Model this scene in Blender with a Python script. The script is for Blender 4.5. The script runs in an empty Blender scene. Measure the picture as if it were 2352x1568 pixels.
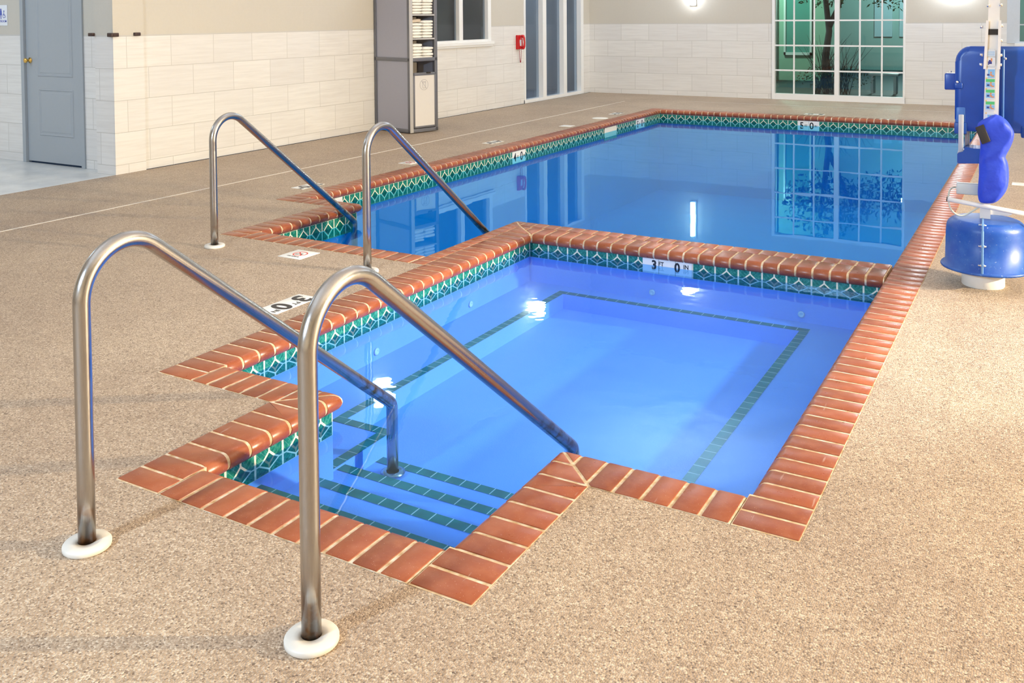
import bpy, bmesh, math, random
from mathutils import Vector, Matrix
random.seed(7)
SC = bpy.context.scene
C = SC.collection
R = math.radians

# ------------------------------------------------------------------ camera
CAM_H = 1.596
yaw, pit, rol = R(29.7716), R(1.9994), R(-0.4298)
f = Vector((-math.sin(yaw)*math.cos(pit), math.cos(yaw)*math.cos(pit), -math.sin(pit)))
r = Vector((math.cos(yaw), math.sin(yaw), 0)); u = r.cross(f)
r2 = r*math.cos(rol)+u*math.sin(rol); u2 = -r*math.sin(rol)+u*math.cos(rol)
cd = bpy.data.cameras.new('camera'); cam = bpy.data.objects.new('camera', cd); C.objects.link(cam)
m = Matrix((r2, u2, -f)).transposed().to_4x4(); m.translation = Vector((0, 0, CAM_H)); cam.matrix_world = m
cd.sensor_width = 36; cd.lens = 2164.52/2352*36; cd.shift_y = (112.586-784)/2352; cd.clip_start = .05
SC.camera = cam
# ------------------------------------------------------------------ view + world
SC.view_settings.view_transform = 'Standard'; SC.view_settings.look = 'None'
SC.view_settings.exposure = -0.27; SC.view_settings.gamma = 1; SC.view_settings.use_curve_mapping = False
SC.cycles.use_denoising = True
SC.cycles.max_bounces = 10; SC.cycles.transparent_max_bounces = 24; SC.cycles.sample_clamp_indirect = 6
w = bpy.data.worlds.new('night'); SC.world = w; w.use_nodes = True
w.node_tree.nodes['Background'].inputs[0].default_value = (.03, .05, .09, 1)
w.node_tree.nodes['Background'].inputs[1].default_value = .6
# ------------------------------------------------------------------ big lights
def area(name, loc, aim, size, power, col, sizey=None, spread=None):
    l = bpy.data.lights.new(name, 'AREA'); l.energy = power; l.color = col; l.size = size
    if sizey: l.shape = 'RECTANGLE'; l.size_y = sizey
    if spread: l.spread = spread
    o = bpy.data.objects.new(name, l); C.objects.link(o); o.location = loc
    o.rotation_euler = (Vector(aim)-Vector(loc)).to_track_quat('-Z', 'Y').to_euler(); return o
WARM = (1, .82, .54); COOL = (.60, .79, 1); NEUT = (1, .95, .9)
area('warm_side_light', (6.7, 6.6, 2.3), (-2, 2.4, .2), .12, 1950, WARM)
area('cool_rear_light', (-3.0, -2.6, 2.9), (-2.0, 6, 0), .4, 400, COOL)
# added fill areas, not fixtures: they wash the white ceiling, which lights the hall
for i, (x, y, p) in enumerate([(-5, 1, 40), (2, 1, 28), (-5, 7, 72), (2, 7, 50), (-5, 14, 230), (2, 14, 210)]):
    area('ceiling_bounce_fill', (x, y, 3.6), (x, y, 9), 2.2, p, (.84, .92, 1) if i < 4 else (.74, .88, 1))
area('hall_light', (-10.6, 2.6, 3.9), (-9.6, 6.0, .6), .8, 85, (.55, .76, 1))
sp = bpy.data.lights.new('hot_tub_spotlight', 'SPOT'); sp.energy = 2600; sp.color = (.80, .90, 1); sp.spot_size = R(34); sp.spot_blend = 1; sp.shadow_soft_size = .12
so = bpy.data.objects.new('hot_tub_spotlight', sp); C.objects.link(so); so.location = (3.6, 5.6, 2.75)
so.rotation_euler = (Vector((-2.1, 4.6, -.4))-Vector(so.location)).to_track_quat('-Z', 'Y').to_euler()

# ------------------------------------------------------------------ helpers
W = {}
def wm(o): return W.get(o.name, Matrix.Identity(4))
class MB:
    def __init__(s): s.bm = bmesh.new(); s.attr = None
    def faces(s, vs, fs, smooth=False, mat=0):
        v = [s.bm.verts.new(p) for p in vs]; out = []
        for q in fs:
            try: k = s.bm.faces.new([v[i] for i in q]); k.smooth = smooth; k.material_index = mat; out.append(k)
            except ValueError: pass
        return v, out
    def box(s, x0, x1, y0, y1, z0, z1, mat=0, M=None):
        vs = [Vector((x, y, z)) for z in (z0, z1) for x, y in ((x0, y0), (x1, y0), (x1, y1), (x0, y1))]
        if M: vs = [M @ p for p in vs]
        return s.faces(vs, [(3, 2, 1, 0), (4, 5, 6, 7), (0, 1, 5, 4), (1, 2, 6, 5), (2, 3, 7, 6), (3, 0, 4, 7)], mat=mat)
    def bevbox(s, x0, x1, y0, y1, z0, z1, b=.004, seg=2, M=None):
        t = bmesh.new(); bmesh.ops.create_cube(t, size=1)
        for v in t.verts: v.co = Vector(((x0+x1)/2+v.co.x*(x1-x0), (y0+y1)/2+v.co.y*(y1-y0), (z0+z1)/2+v.co.z*(z1-z0)))
        bmesh.ops.bevel(t, geom=t.edges[:], offset=b, segments=seg, profile=.5, affect='EDGES')
        if M: bmesh.ops.transform(t, matrix=M, verts=t.verts[:])
        for k in t.faces: k.smooth = True
        s.join(t)
    def join(s, t):
        me = bpy.data.meshes.new('t'); t.to_mesh(me); t.free(); s.bm.from_mesh(me); bpy.data.meshes.remove(me)
    def prism(s, pts, z0, z1, M=None, mat=0):
        n = len(pts); vs = [Vector((p[0], p[1], z0)) for p in pts]+[Vector((p[0], p[1], z1)) for p in pts]
        if M: vs = [M @ p for p in vs]
        return s.faces(vs, [tuple(range(n-1, -1, -1)), tuple(range(n, 2*n))]+[(i, (i+1) % n, n+(i+1) % n, n+i) for i in range(n)], mat=mat)
    def lathe(s, prof, seg=40, M=None):
        vs = []; n = len(prof)
        for i in range(seg):
            a = 2*math.pi*i/seg
            for (rr, z) in prof: vs.append(Vector((rr*math.cos(a), rr*math.sin(a), z)))
        if M: vs = [M @ p for p in vs]
        fs = []
        for i in range(seg):
            j = (i+1) % seg
            for k in range(n-1): fs.append((i*n+k, j*n+k, j*n+k+1, i*n+k+1))
        s.faces(vs, fs, smooth=True); 
        if prof[0][0] > 1e-6: s.faces([vs[i*n] for i in range(seg)], [tuple(range(seg-1, -1, -1))])
        if prof[-1][0] > 1e-6: s.faces([vs[i*n+n-1] for i in range(seg)], [tuple(range(seg))])
    def tube(s, path, rad, seg=20, cap=True):
        path = [Vector(p) for p in path]; rings = []; n = len(path)
        rads = rad if isinstance(rad, (list, tuple)) else [rad]*n
        t0 = (path[1]-path[0]).normalized(); up = Vector((0, 0, 1)) if abs(t0.z) < .9 else Vector((1, 0, 0))
        a = t0.cross(up).normalized()
        for i in range(n):
            t = (path[min(i+1, n-1)]-path[max(i-1, 0)]).normalized()
            a = (a-t*a.dot(t)).normalized(); b = t.cross(a)
            rings.append([path[i]+(a*math.cos(2*math.pi*k/seg)+b*math.sin(2*math.pi*k/seg))*rads[i] for k in range(seg)])
        vs = [p for q in rings for p in q]
        fs = [(i*seg+k, i*seg+(k+1) % seg, (i+1)*seg+(k+1) % seg, (i+1)*seg+k) for i in range(n-1) for k in range(seg)]
        v, _ = s.faces(vs, fs, smooth=True)
        if cap:
            for ring, rev in ((v[:seg], True), (v[-seg:], False)):
                try: s.bm.faces.new(ring[::-1] if rev else ring)
                except ValueError: pass
    def build(s, name, mat, parent=None, world=False, recalc=True):
        if recalc: bmesh.ops.recalc_face_normals(s.bm, faces=s.bm.faces[:])
        me = bpy.data.meshes.new(name)
        if parent is not None and world: bmesh.ops.transform(s.bm, matrix=wm(parent).inverted(), verts=s.bm.verts[:])
        s.bm.to_mesh(me); s.bm.free()
        for q in (mat if isinstance(mat, (list, tuple)) else [mat]): me.materials.append(q)
        o = bpy.data.objects.new(name, me); C.objects.link(o)
        if parent is not None: o.parent = parent; W[o.name] = wm(parent)
        return o
def tag(o, label=None, cat=None, group=None, kind=None):
    if label: o['label'] = label
    if cat: o['category'] = cat
    if group: o['group'] = group
    if kind: o['kind'] = kind
    return o
def thing(name, label, cat, loc=(0, 0, 0), rotz=0, group=None):
    o = bpy.data.objects.new(name, None); C.objects.link(o); o.location = loc; o.rotation_euler = (0, 0, rotz); o.empty_display_size = .1
    W[o.name] = Matrix.Translation(Vector(loc)) @ Matrix.Rotation(rotz, 4, 'Z')
    return tag(o, label, cat, group)
def struct(name, mb, mat, label=None): return tag(mb.build(name, mat), label, None, None, 'structure')
def text_mb(txt, size, M, off=0.0, ext=.0006, align='CENTER'):
    cu = bpy.data.curves.new('t', 'FONT'); cu.body = txt; cu.size = size; cu.offset = off; cu.extrude = ext; cu.align_x = align; cu.align_y = 'CENTER'; cu.resolution_u = 6
    o = bpy.data.objects.new('t', cu); C.objects.link(o); bpy.context.view_layer.update()
    me = bpy.data.meshes.new_from_object(o.evaluated_get(bpy.context.evaluated_depsgraph_get()))
    mb = MB(); me.transform(M); mb.bm.from_mesh(me); bpy.data.objects.remove(o); bpy.data.curves.remove(cu); bpy.data.meshes.remove(me); return mb
def arc(cx, cy, rad, a0, a1, n): return [(cx+rad*math.cos(R(a0+(a1-a0)*i/n)), cy+rad*math.sin(R(a0+(a1-a0)*i/n))) for i in range(n+1)]

# ------------------------------------------------------------------ materials
class N:
    def __init__(s, name):
        s.m = bpy.data.materials.new(name); s.m.use_nodes = True; s.t = s.m.node_tree; s.b = s.t.nodes['Principled BSDF']; s.out = s.t.nodes['Material Output']
    def n(s, typ, **k):
        q = s.t.nodes.new(typ)
        for a, b in k.items(): setattr(q, a, b)
        return q
    def l(s, a, b): s.t.links.new(a, b)
    def v(s, sock, val):
        if hasattr(val, 'links') or isinstance(val, bpy.types.NodeSocket): s.l(val, sock)
        else: sock.default_value = val
    def mth(s, op, a, b=0, c=None, clamp=False):
        q = s.n('ShaderNodeMath', operation=op, use_clamp=clamp); s.v(q.inputs[0], a); s.v(q.inputs[1], b)
        if c is not None: s.v(q.inputs[2], c)
        return q.outputs[0]
    def mix(s, fac, a, b, blend='MIX'):
        q = s.n('ShaderNodeMix', data_type='RGBA', blend_type=blend); s.v(q.inputs[0], fac); s.v(q.inputs[6], a); s.v(q.inputs[7], b); return q.outputs[2]
    def ramp(s, fac, stops, interp='LINEAR'):
        q = s.n('ShaderNodeValToRGB'); q.color_ramp.interpolation = interp; s.l(fac, q.inputs[0]); e = q.color_ramp.elements
        while len(e) < len(stops): e.new(.5)
        for i, (p, c) in enumerate(stops): e[i].position = p; e[i].color = (*c, 1) if len(c) == 3 else c
        return q.outputs[0]
    def pos(s): return s.n('ShaderNodeNewGeometry').outputs['Position']
    def obj(s): return s.n('ShaderNodeTexCoord').outputs['Object']
    def noise(s, vec, scale, detail=3, rough=.5, out=0):
        q = s.n('ShaderNodeTexNoise'); s.l(vec, q.inputs['Vector']); q.inputs['Scale'].default_value = scale; q.inputs['Detail'].default_value = detail; q.inputs['Roughness'].default_value = rough
        return q.outputs[out]
    def bump(s, h, dist=.002, strength=.5, invert=False):
        q = s.n('ShaderNodeBump', invert=invert); s.l(h, q.inputs['Height']); q.inputs['Distance'].default_value = dist; q.inputs['Strength'].default_value = strength
        s.l(q.outputs[0], s.b.inputs['Normal']); return q.outputs[0]
    def set(s, col=None, rough=None, metal=None, spec=None, coat=None):
        if col is not None: s.v(s.b.inputs['Base Color'], col if not isinstance(col, tuple) or len(col) == 4 else (*col, 1))
        if rough is not None: s.v(s.b.inputs['Roughness'], rough)
        if metal is not None: s.b.inputs['Metallic'].default_value = metal
        if spec is not None: s.b.inputs['Specular IOR Level'].default_value = spec
        if coat is not None: s.b.inputs['Coat Weight'].default_value = coat; s.b.inputs['Coat Roughness'].default_value = .12
        return s
def plain(name, col, rough=.5, metal=0, spec=.5, var=.04, scale=30, bump=0):
    k = N(name); nz = k.noise(k.obj(), scale, 4)
    k.set(k.mix(nz, (*[c*(1-var) for c in col], 1), (*[min(1, c*(1+var)) for c in col], 1)), rough, metal, spec)
    if bump: k.bump(nz, bump, .6)
    return k.m
def emis(name, col, st):
    k = N(name); k.set((*[.8]*3,), .5); k.b.inputs['Emission Color'].default_value = (*col, 1); k.b.inputs['Emission Strength'].default_value = st; return k.m

# pebble deck
k = N('pebble_deck'); P = k.pos()
vo = k.n('ShaderNodeTexVoronoi', feature='F1'); k.l(P, vo.inputs['Vector']); vo.inputs['Scale'].default_value = 190
hs = k.n('ShaderNodeSeparateColor'); k.l(vo.outputs['Color'], hs.inputs[0])
grain = k.ramp(hs.outputs[0], [(0, (.17, .12, .085)), (.10, (.33, .25, .175)), (.4, (.43, .325, .23)), (.75, (.51, .40, .295)), (1, (.70, .59, .46))])
big = k.noise(P, 1.1, 4, .6)
med = k.noise(P, 9, 3, .6)
c1 = k.mix(k.ramp(big, [(.3, (0, 0, 0)), (.7, (1, 1, 1))]), (.80, .76, .74, 1), (1.0, .98, .95, 1))
c1 = k.mix(k.ramp(med, [(.35, (0, 0, 0)), (.65, (1, 1, 1))]), k.mix(1, c1, (.92, .91, .90, 1), 'MULTIPLY'), c1)
col = k.mix(1, grain, c1, 'MULTIPLY')
hgt = k.mth('SUBTRACT', 1, k.mth('MULTIPLY', vo.outputs['Distance'], 1.4))
k.set(col, .5, spec=.5); k.bump(hgt, .0022, .75); DECK = k.m

# brick coping (per-brick random colour attribute)
def brick_mat():
    k = N('glazed_brick'); P = k.pos()
    at = k.n('ShaderNodeAttribute', attribute_name='tint'); rnd = at.outputs['Fac']
    base = k.ramp(rnd, [(0, (.22, .050, .014)), (.5, (.28, .064, .018)), (1, (.33, .084, .026))])
    nz = k.noise(P, 14, 5, .6); base = k.mix(k.mth('MULTIPLY', k.ramp(nz, [(.45, (0, 0, 0)), (.8, (1, 1, 1))]), .35), base, (.50, .20, .10, 1))
    sp = k.noise(P, 320, 1); base = k.mix(k.ramp(sp, [(.74, (0, 0, 0)), (.78, (.7, .7, .7))]), base, (.75, .60, .50, 1))
    scr = k.n('ShaderNodeTexNoise'); mp = k.n('ShaderNodeMapping'); k.l(P, mp.inputs[0]); mp.inputs['Scale'].default_value = (60, 6, 20); k.l(mp.outputs[0], scr.inputs['Vector']); scr.inputs['Scale'].default_value = 1
    base = k.mix(k.ramp(scr.outputs[0], [(.70, (0, 0, 0)), (.76, (.25, .25, .25))]), base, (.7, .6, .52, 1))
    k.set(base, k.mth('ADD', k.mth('MULTIPLY', nz, .22), .20), spec=.5); k.bump(k.noise(P, 60, 3), .0012, .35); return k.m
BRICK = brick_mat()
k = N('brick_grout'); nz = k.noise(k.pos(), 30, 4); k.set(k.ramp(nz, [(.3, (.46, .27, .12)), (.5, (.60, .45, .28)), (.7, (.74, .64, .50))]), .85); k.bump(k.noise(k.pos(), 300, 2), .001, .6); GROUT = k.m

# waterline tile
def tile_mat():
    k = N('waterline_tile'); uv = k.n('ShaderNodeTexCoord').outputs['UV']; s = k.n('ShaderNodeSeparateXYZ'); k.l(uv, s.inputs[0])
    U = k.mth('FRACT', s.outputs[0]); V = s.outputs[1]
    a = k.mth('ABSOLUTE', k.mth('SUBTRACT', U, .5)); b = k.mth('ABSOLUTE', k.mth('SUBTRACT', V, .5))
    d = k.mth('ADD', k.mth('DIVIDE', a, .36), k.mth('DIVIDE', b, .34))
    dia = k.mth('LESS_THAN', k.mth('ABSOLUTE', k.mth('SUBTRACT', d, 1)), .12)
    bord = k.mth('GREATER_THAN', a, .466)
    stem = k.mth('MULTIPLY', k.mth('LESS_THAN', a, .032), k.mth('GREATER_THAN', b, .34))
    hor = k.mth('MULTIPLY', k.mth('LESS_THAN', b, .032), k.mth('GREATER_THAN', a, .36))
    top = k.mth('GREATER_THAN', b, .485)
    mask = k.mth('MAXIMUM', k.mth('MAXIMUM', k.mth('MAXIMUM', dia, bord), k.mth('MAXIMUM', stem, hor)), top)
    ins = k.mth('LESS_THAN', d, .92)
    nz = k.noise(k.pos(), 60, 4, .6)
    g = k.ramp(nz, [(.3, (.004, .10, .065)), (.55, (.015, .20, .14)), (.75, (.14, .40, .31))])
    g2 = k.ramp(nz, [(.3, (.002, .06, .045)), (.7, (.01, .17, .13))])
    # thin relief rays inside each field
    ray = k.mth('LESS_THAN', k.mth('ABSOLUTE', k.mth('SUBTRACT', k.mth('FRACT', k.mth('MULTIPLY', k.mth('SUBTRACT', a, k.mth('MULTIPLY', b, .9)), 6)), .5)), .05)
    g = k.mix(k.mth('MULTIPLY', ray, .35), g, (.20, .50, .40, 1))
    c = k.mix(ins, g, g2); c = k.mix(mask, c, (.80, .78, .60, 1))
    k.set(c, k.mth('ADD', k.mth('MULTIPLY', mask, .5), .10), spec=.6)
    k.bump(k.mth('ADD', mask, k.mth('MULTIPLY', nz, .6)), .0015, .6); return k.m
TILE = tile_mat()
# small green trim tile with grout
k = N('green_trim_tile'); uv = k.n('ShaderNodeTexCoord').outputs['UV']; s = k.n('ShaderNodeSeparateXYZ'); k.l(uv, s.inputs[0])
gm = k.mth('GREATER_THAN', k.mth('ABSOLUTE', k.mth('SUBTRACT', k.mth('FRACT', s.outputs[0]), .5)), .47)
k.set(k.mix(gm, k.ramp(k.noise(k.pos(), 12, 2), [(.3, (.0, .15, .10)), (.7, (.01, .24, .17))]), (.72, .74, .6, 1)), .3); TRIM = k.m
# plaster
k = N('pool_plaster'); nz = k.noise(k.pos(), 5, 4, .6)
k.set(k.mix(nz, (.26, .42, .84, 1), (.31, .47, .88, 1)), .7); k.bump(k.noise(k.pos(), 130, 3), .002, .4); PLAST = k.m
k = N('deep_pool_plaster'); nz = k.noise(k.pos(), 2, 3, .5)
k.set(k.mix(nz, (.015, .26, .68, 1), (.02, .31, .74, 1)), .7); PLAST2 = k.m
# same reflectance from both sides of a thin sheet
def two_sided_ior(k, ior):
    g = k.n('ShaderNodeNewGeometry').outputs['Backfacing']
    return k.mth('ADD', ior, k.mth('MULTIPLY', g, 1/ior-ior))
# water
def water(name, tint, sc, dist, gcol=(.8, .9, 1)):
    k = N(name); k.t.nodes.remove(k.b); P = k.pos()
    tr = k.n('ShaderNodeBsdfTransparent'); tr.inputs[0].default_value = (*tint, 1)
    gl = k.n('ShaderNodeBsdfGlossy'); gl.inputs['Roughness'].default_value = .012; gl.inputs[0].default_value = (*gcol, 1)
    fr = k.n('ShaderNodeFresnel'); k.l(two_sided_ior(k, 1.333), fr.inputs[0])
    nz = k.noise(P, sc, 2, .4); bp = k.n('ShaderNodeBump'); k.l(nz, bp.inputs['Height']); bp.inputs['Distance'].default_value = dist; bp.inputs['Strength'].default_value = .5
    k.l(bp.outputs[0], fr.inputs['Normal']); k.l(bp.outputs[0], gl.inputs['Normal'])
    mx = k.n('ShaderNodeMixShader'); k.l(fr.outputs[0], mx.inputs[0]); k.l(tr.outputs[0], mx.inputs[1]); k.l(gl.outputs[0], mx.inputs[2]); k.l(mx.outputs[0], k.out.inputs[0]); return k.m
WPOOL = water('pool_water', (.10, .80, 1), 2.2, .0014, (.46, .86, 1))
WSPA = water('hot_tub_water', (.42, .70, 1), 5, .003, (.62, .84, 1))
def glass(name, tint, rough=.0, ior=1.5):
    k = N(name); k.t.nodes.remove(k.b)
    tr = k.n('ShaderNodeBsdfTransparent'); tr.inputs[0].default_value = (*tint, 1)
    gl = k.n('ShaderNodeBsdfGlossy'); gl.inputs['Roughness'].default_value = rough
    fr = k.n('ShaderNodeFresnel'); k.l(two_sided_ior(k, ior), fr.inputs[0])
    mx = k.n('ShaderNodeMixShader'); k.l(fr.outputs[0], mx.inputs[0]); k.l(tr.outputs[0], mx.inputs[1]); k.l(gl.outputs[0], mx.inputs[2]); k.l(mx.outputs[0], k.out.inputs[0]); return k.m
GLASS = glass('clear_glass', (.92, .96, .95)); GLASSD = glass('tinted_glass', (.82, .88, .94), ior=1.5)
# wall tiles + paint: tiles below 1.43 m, paint above
def wall_mat(name, axis, phase):
    k = N(name); P = k.pos(); s = k.n('ShaderNodeSeparateXYZ'); k.l(P, s.inputs[0])
    cb = k.n('ShaderNodeCombineXYZ'); k.l(k.mth('ADD', s.outputs[axis], phase), cb.inputs[0]); k.l(k.mth('ADD', s.outputs[2], .237), cb.inputs[1])
    br = k.n('ShaderNodeTexBrick', offset=.5, offset_frequency=2); k.l(cb.outputs[0], br.inputs['Vector'])
    br.inputs['Scale'].default_value = 1; br.inputs['Brick Width'].default_value = .6; br.inputs['Row Height'].default_value = .331; br.inputs['Mortar Size'].default_value = .0035; br.inputs['Mortar Smooth'].default_value = .2
    br.inputs['Color1'].default_value = (.78, .77, .75, 1); br.inputs['Color2'].default_value = (.72, .71, .70, 1); br.inputs['Mortar'].default_value = (.50, .49, .46, 1)
    st = k.n('ShaderNodeMapping'); k.l(P, st.inputs[0]); st.inputs['Scale'].default_value = (.9, .9, 22); n1 = k.noise(st.outputs[0], 2.2, 5, .6)
    tc = k.mix(k.mth('MULTIPLY', k.ramp(n1, [(.4, (0, 0, 0)), (.7, (1, 1, 1))]), .55), br.outputs['Color'], (.62, .60, .58, 1))
    up = k.mth('GREATER_THAN', s.outputs[2], 1.428)
    edge = k.mth('MULTIPLY', k.mth('GREATER_THAN', s.outputs[2], 1.422), k.mth('LESS_THAN', s.outputs[2], 1.43))
    c = k.mix(up, tc, k.mix(k.noise(P, 40, 3), (.56, .53, .47, 1), (.59, .56, .50, 1))); c = k.mix(edge, c, (.55, .54, .52, 1))
    k.set(c, k.mth('ADD', .28, k.mth('MULTIPLY', up, .5))); k.bump(k.mth('ADD', k.mth('MULTIPLY', k.mth('SUBTRACT', 1, br.outputs['Fac']), 1), k.mth('MULTIPLY', k.noise(P, 160, 2), k.mth('MULTIPLY', up, .4))), .0015, .35)
    return k.m
WX = wall_mat('tiled_wall_across', 0, 7.92); WY = wall_mat('tiled_wall_along', 1, -12.475+.3)
WHITE = plain('white_frame', (.82, .83, .84), .35, var=.02); CEIL = plain('ceiling_white', (.80, .80, .80), .8)
STONE = N('grey_stone_floor'); nz = STONE.noise(STONE.pos(), 3, 6, .65); STONE.set(STONE.ramp(nz, [(.3, (.55, .57, .58)), (.6, (.72, .74, .74)), (.8, (.64, .60, .56))]), .3); STONE = STONE.m
# metals & plastics
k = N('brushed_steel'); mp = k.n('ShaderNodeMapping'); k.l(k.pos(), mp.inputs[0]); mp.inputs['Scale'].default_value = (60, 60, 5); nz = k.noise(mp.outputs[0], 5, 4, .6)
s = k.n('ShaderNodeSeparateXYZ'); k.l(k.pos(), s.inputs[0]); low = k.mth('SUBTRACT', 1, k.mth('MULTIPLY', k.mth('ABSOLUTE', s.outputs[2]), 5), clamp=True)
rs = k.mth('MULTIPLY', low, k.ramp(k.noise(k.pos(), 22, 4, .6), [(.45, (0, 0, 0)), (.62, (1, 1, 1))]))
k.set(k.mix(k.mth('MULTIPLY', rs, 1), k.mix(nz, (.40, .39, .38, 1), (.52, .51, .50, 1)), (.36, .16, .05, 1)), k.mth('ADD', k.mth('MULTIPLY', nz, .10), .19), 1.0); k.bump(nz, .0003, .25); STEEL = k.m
ESC = plain('white_escutcheon', (.66, .63, .57), .45, var=.10, scale=25)
BLUE = plain('blue_plastic', (.003, .060, .36), .32, var=.25, scale=9)
k = N('scuffed_blue_plastic'); nz = k.noise(k.obj(), 9, 5, .65); sc_ = k.noise(k.obj(), 60, 3, .6)
bl = k.mix(k.ramp(nz, [(.42, (0, 0, 0)), (.72, (.55, .55, .55))]), (.003, .065, .36, 1), (.05, .16, .46, 1)); bl = k.mix(k.ramp(sc_, [(.66, (0, 0, 0)), (.74, (.6, .6, .6))]), bl, (.5, .55, .6, 1)); k.set(bl, .4); BLUES = k.m
k = N('blue_fabric'); nz = k.noise(k.obj(), 5, 4, .6); k.set(k.mix(nz, (.018, .05, .52, 1), (.03, .08, .70, 1)), .55, spec=.35); k.bump(k.noise(k.obj(), 11, 3, .5), .02, .45); FAB = k.m
WPL = plain('white_enamel', (.80, .79, .76), .3, var=.03); BLK = plain('dark_rubber', (.025, .02, .018), .7); GRYB = plain('grey_box', (.55, .60, .60), .4)
RED = plain('red_plastic', (.55, .008, .012), .22, var=.05); CHR = plain('chrome', (.75, .75, .75), .15, 1)
CABF = plain('grey_cabinet_frame', (.17, .175, .20), .35, .3); CABP = plain('lavender_cabinet_panel', (.40, .40, .46), .45, var=.02); CABD = plain('cream_cabinet_panel', (.66, .63, .60), .45, var=.02); CABL = plain('light_cabinet_post', (.46, .45, .44), .35)
TOWEL = plain('terry_towel', (.92, .90, .84), .95, var=.08, scale=60, bump=.004); TOWB = plain('beige_towel', (.66, .56, .44), .95, var=.12, scale=50, bump=.004)
DOOR = plain('grey_door_paint', (.36, .40, .44), .4, var=.02); BRASS = plain('brass', (.85, .55, .15), .2, 1); BROWN = plain('dark_brown', (.05, .025, .02), .5)
MARK = plain('marker_tile', (.82, .81, .76), .3, var=.04); INK = plain('black_lettering', (.012, .012, .016), .4); INKB = plain('blue_lettering', (.04, .08, .45), .4); REDINK = plain('red_ink', (.60, .05, .04), .4)
BULB2 = emis('bright_sconce_glow', (.86, .93, 1), 190); BULB = emis('sconce_glow', (.90, .95, 1), 40)

# ------------------------------------------------------------------ layout numbers
XR, XA2, XA1, XS, XQ, XP = -.642, -1.343, -2.803, -3.488, -5.32, -5.901
YN, YA, YPN, YJ = 2.849, 2.104, 4.926, 6.106
CW = .215; NR = .036
XW, YB = -8.334, 17.82
ZW = -.145; ZWS = -.112; ZT0, ZT1 = -.2244, -.072
YF = 14.945; RX, RY = -3.605, 6.345         # pool-side edges of the dividing ridge
ti = dict(r=XR-CW, a2=XA2-CW, a1=XA1+CW, s=XS+CW, q=XQ+CW, p=XP+CW, n=YN+CW, a=YA+CW, pn=YPN+CW, j=YJ+CW, f=6.2-CW)

# ------------------------------------------------------------------ floor
def deck_hole(x, y):
    if XP < x < XR and YJ < y < YF+CW: return True
    if XQ < x < XS and YPN < y <= YJ: return True
    if XS < x < XR and YN < y <= YJ: return True
    if XA1 < x < XA2 and YA < y <= YN: return True
    return False
def cells(xs, ys, hole, z=0):
    mb = MB(); vd = {}
    def g(i, j):
        if (i, j) not in vd: vd[i, j] = mb.bm.verts.new((xs[i], ys[j], z))
        return vd[i, j]
    for i in range(len(xs)-1):
        for j in range(len(ys)-1):
            if not hole((xs[i]+xs[i+1])/2, (ys[j]+ys[j+1])/2): mb.bm.faces.new([g(i, j), g(i+1, j), g(i+1, j+1), g(i, j+1)])
    return mb
XE = 7.4; YS = -5.0
DKX = -8.30
mb = cells([DKX, XP, XQ, XS, XA1, XA2, XR, XE], [YS, YA, YN, YPN, YJ, YF+CW, YB], deck_hole)
fl = struct('floor', mb, DECK, 'tan pebble pool deck')
mb = MB(); mb.box(-12.5, DKX, YS, 6.46, -.05, -.001); struct('stone_floor', mb, STONE, 'pale grey stone floor by the grey door')
mb = MB(); mb.box(-6.875, -6.853, 0, 16.2, 0, .0015); struct('trim_1', mb, plain('pale_sealant', (.72, .66, .58), .7))
mb = MB(); mb.box(-5.9, XE, 16.66, 16.675, 0, .0012); struct('trim_2', mb, plain('pale_sealant_across', (.60, .58, .55), .7))
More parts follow.
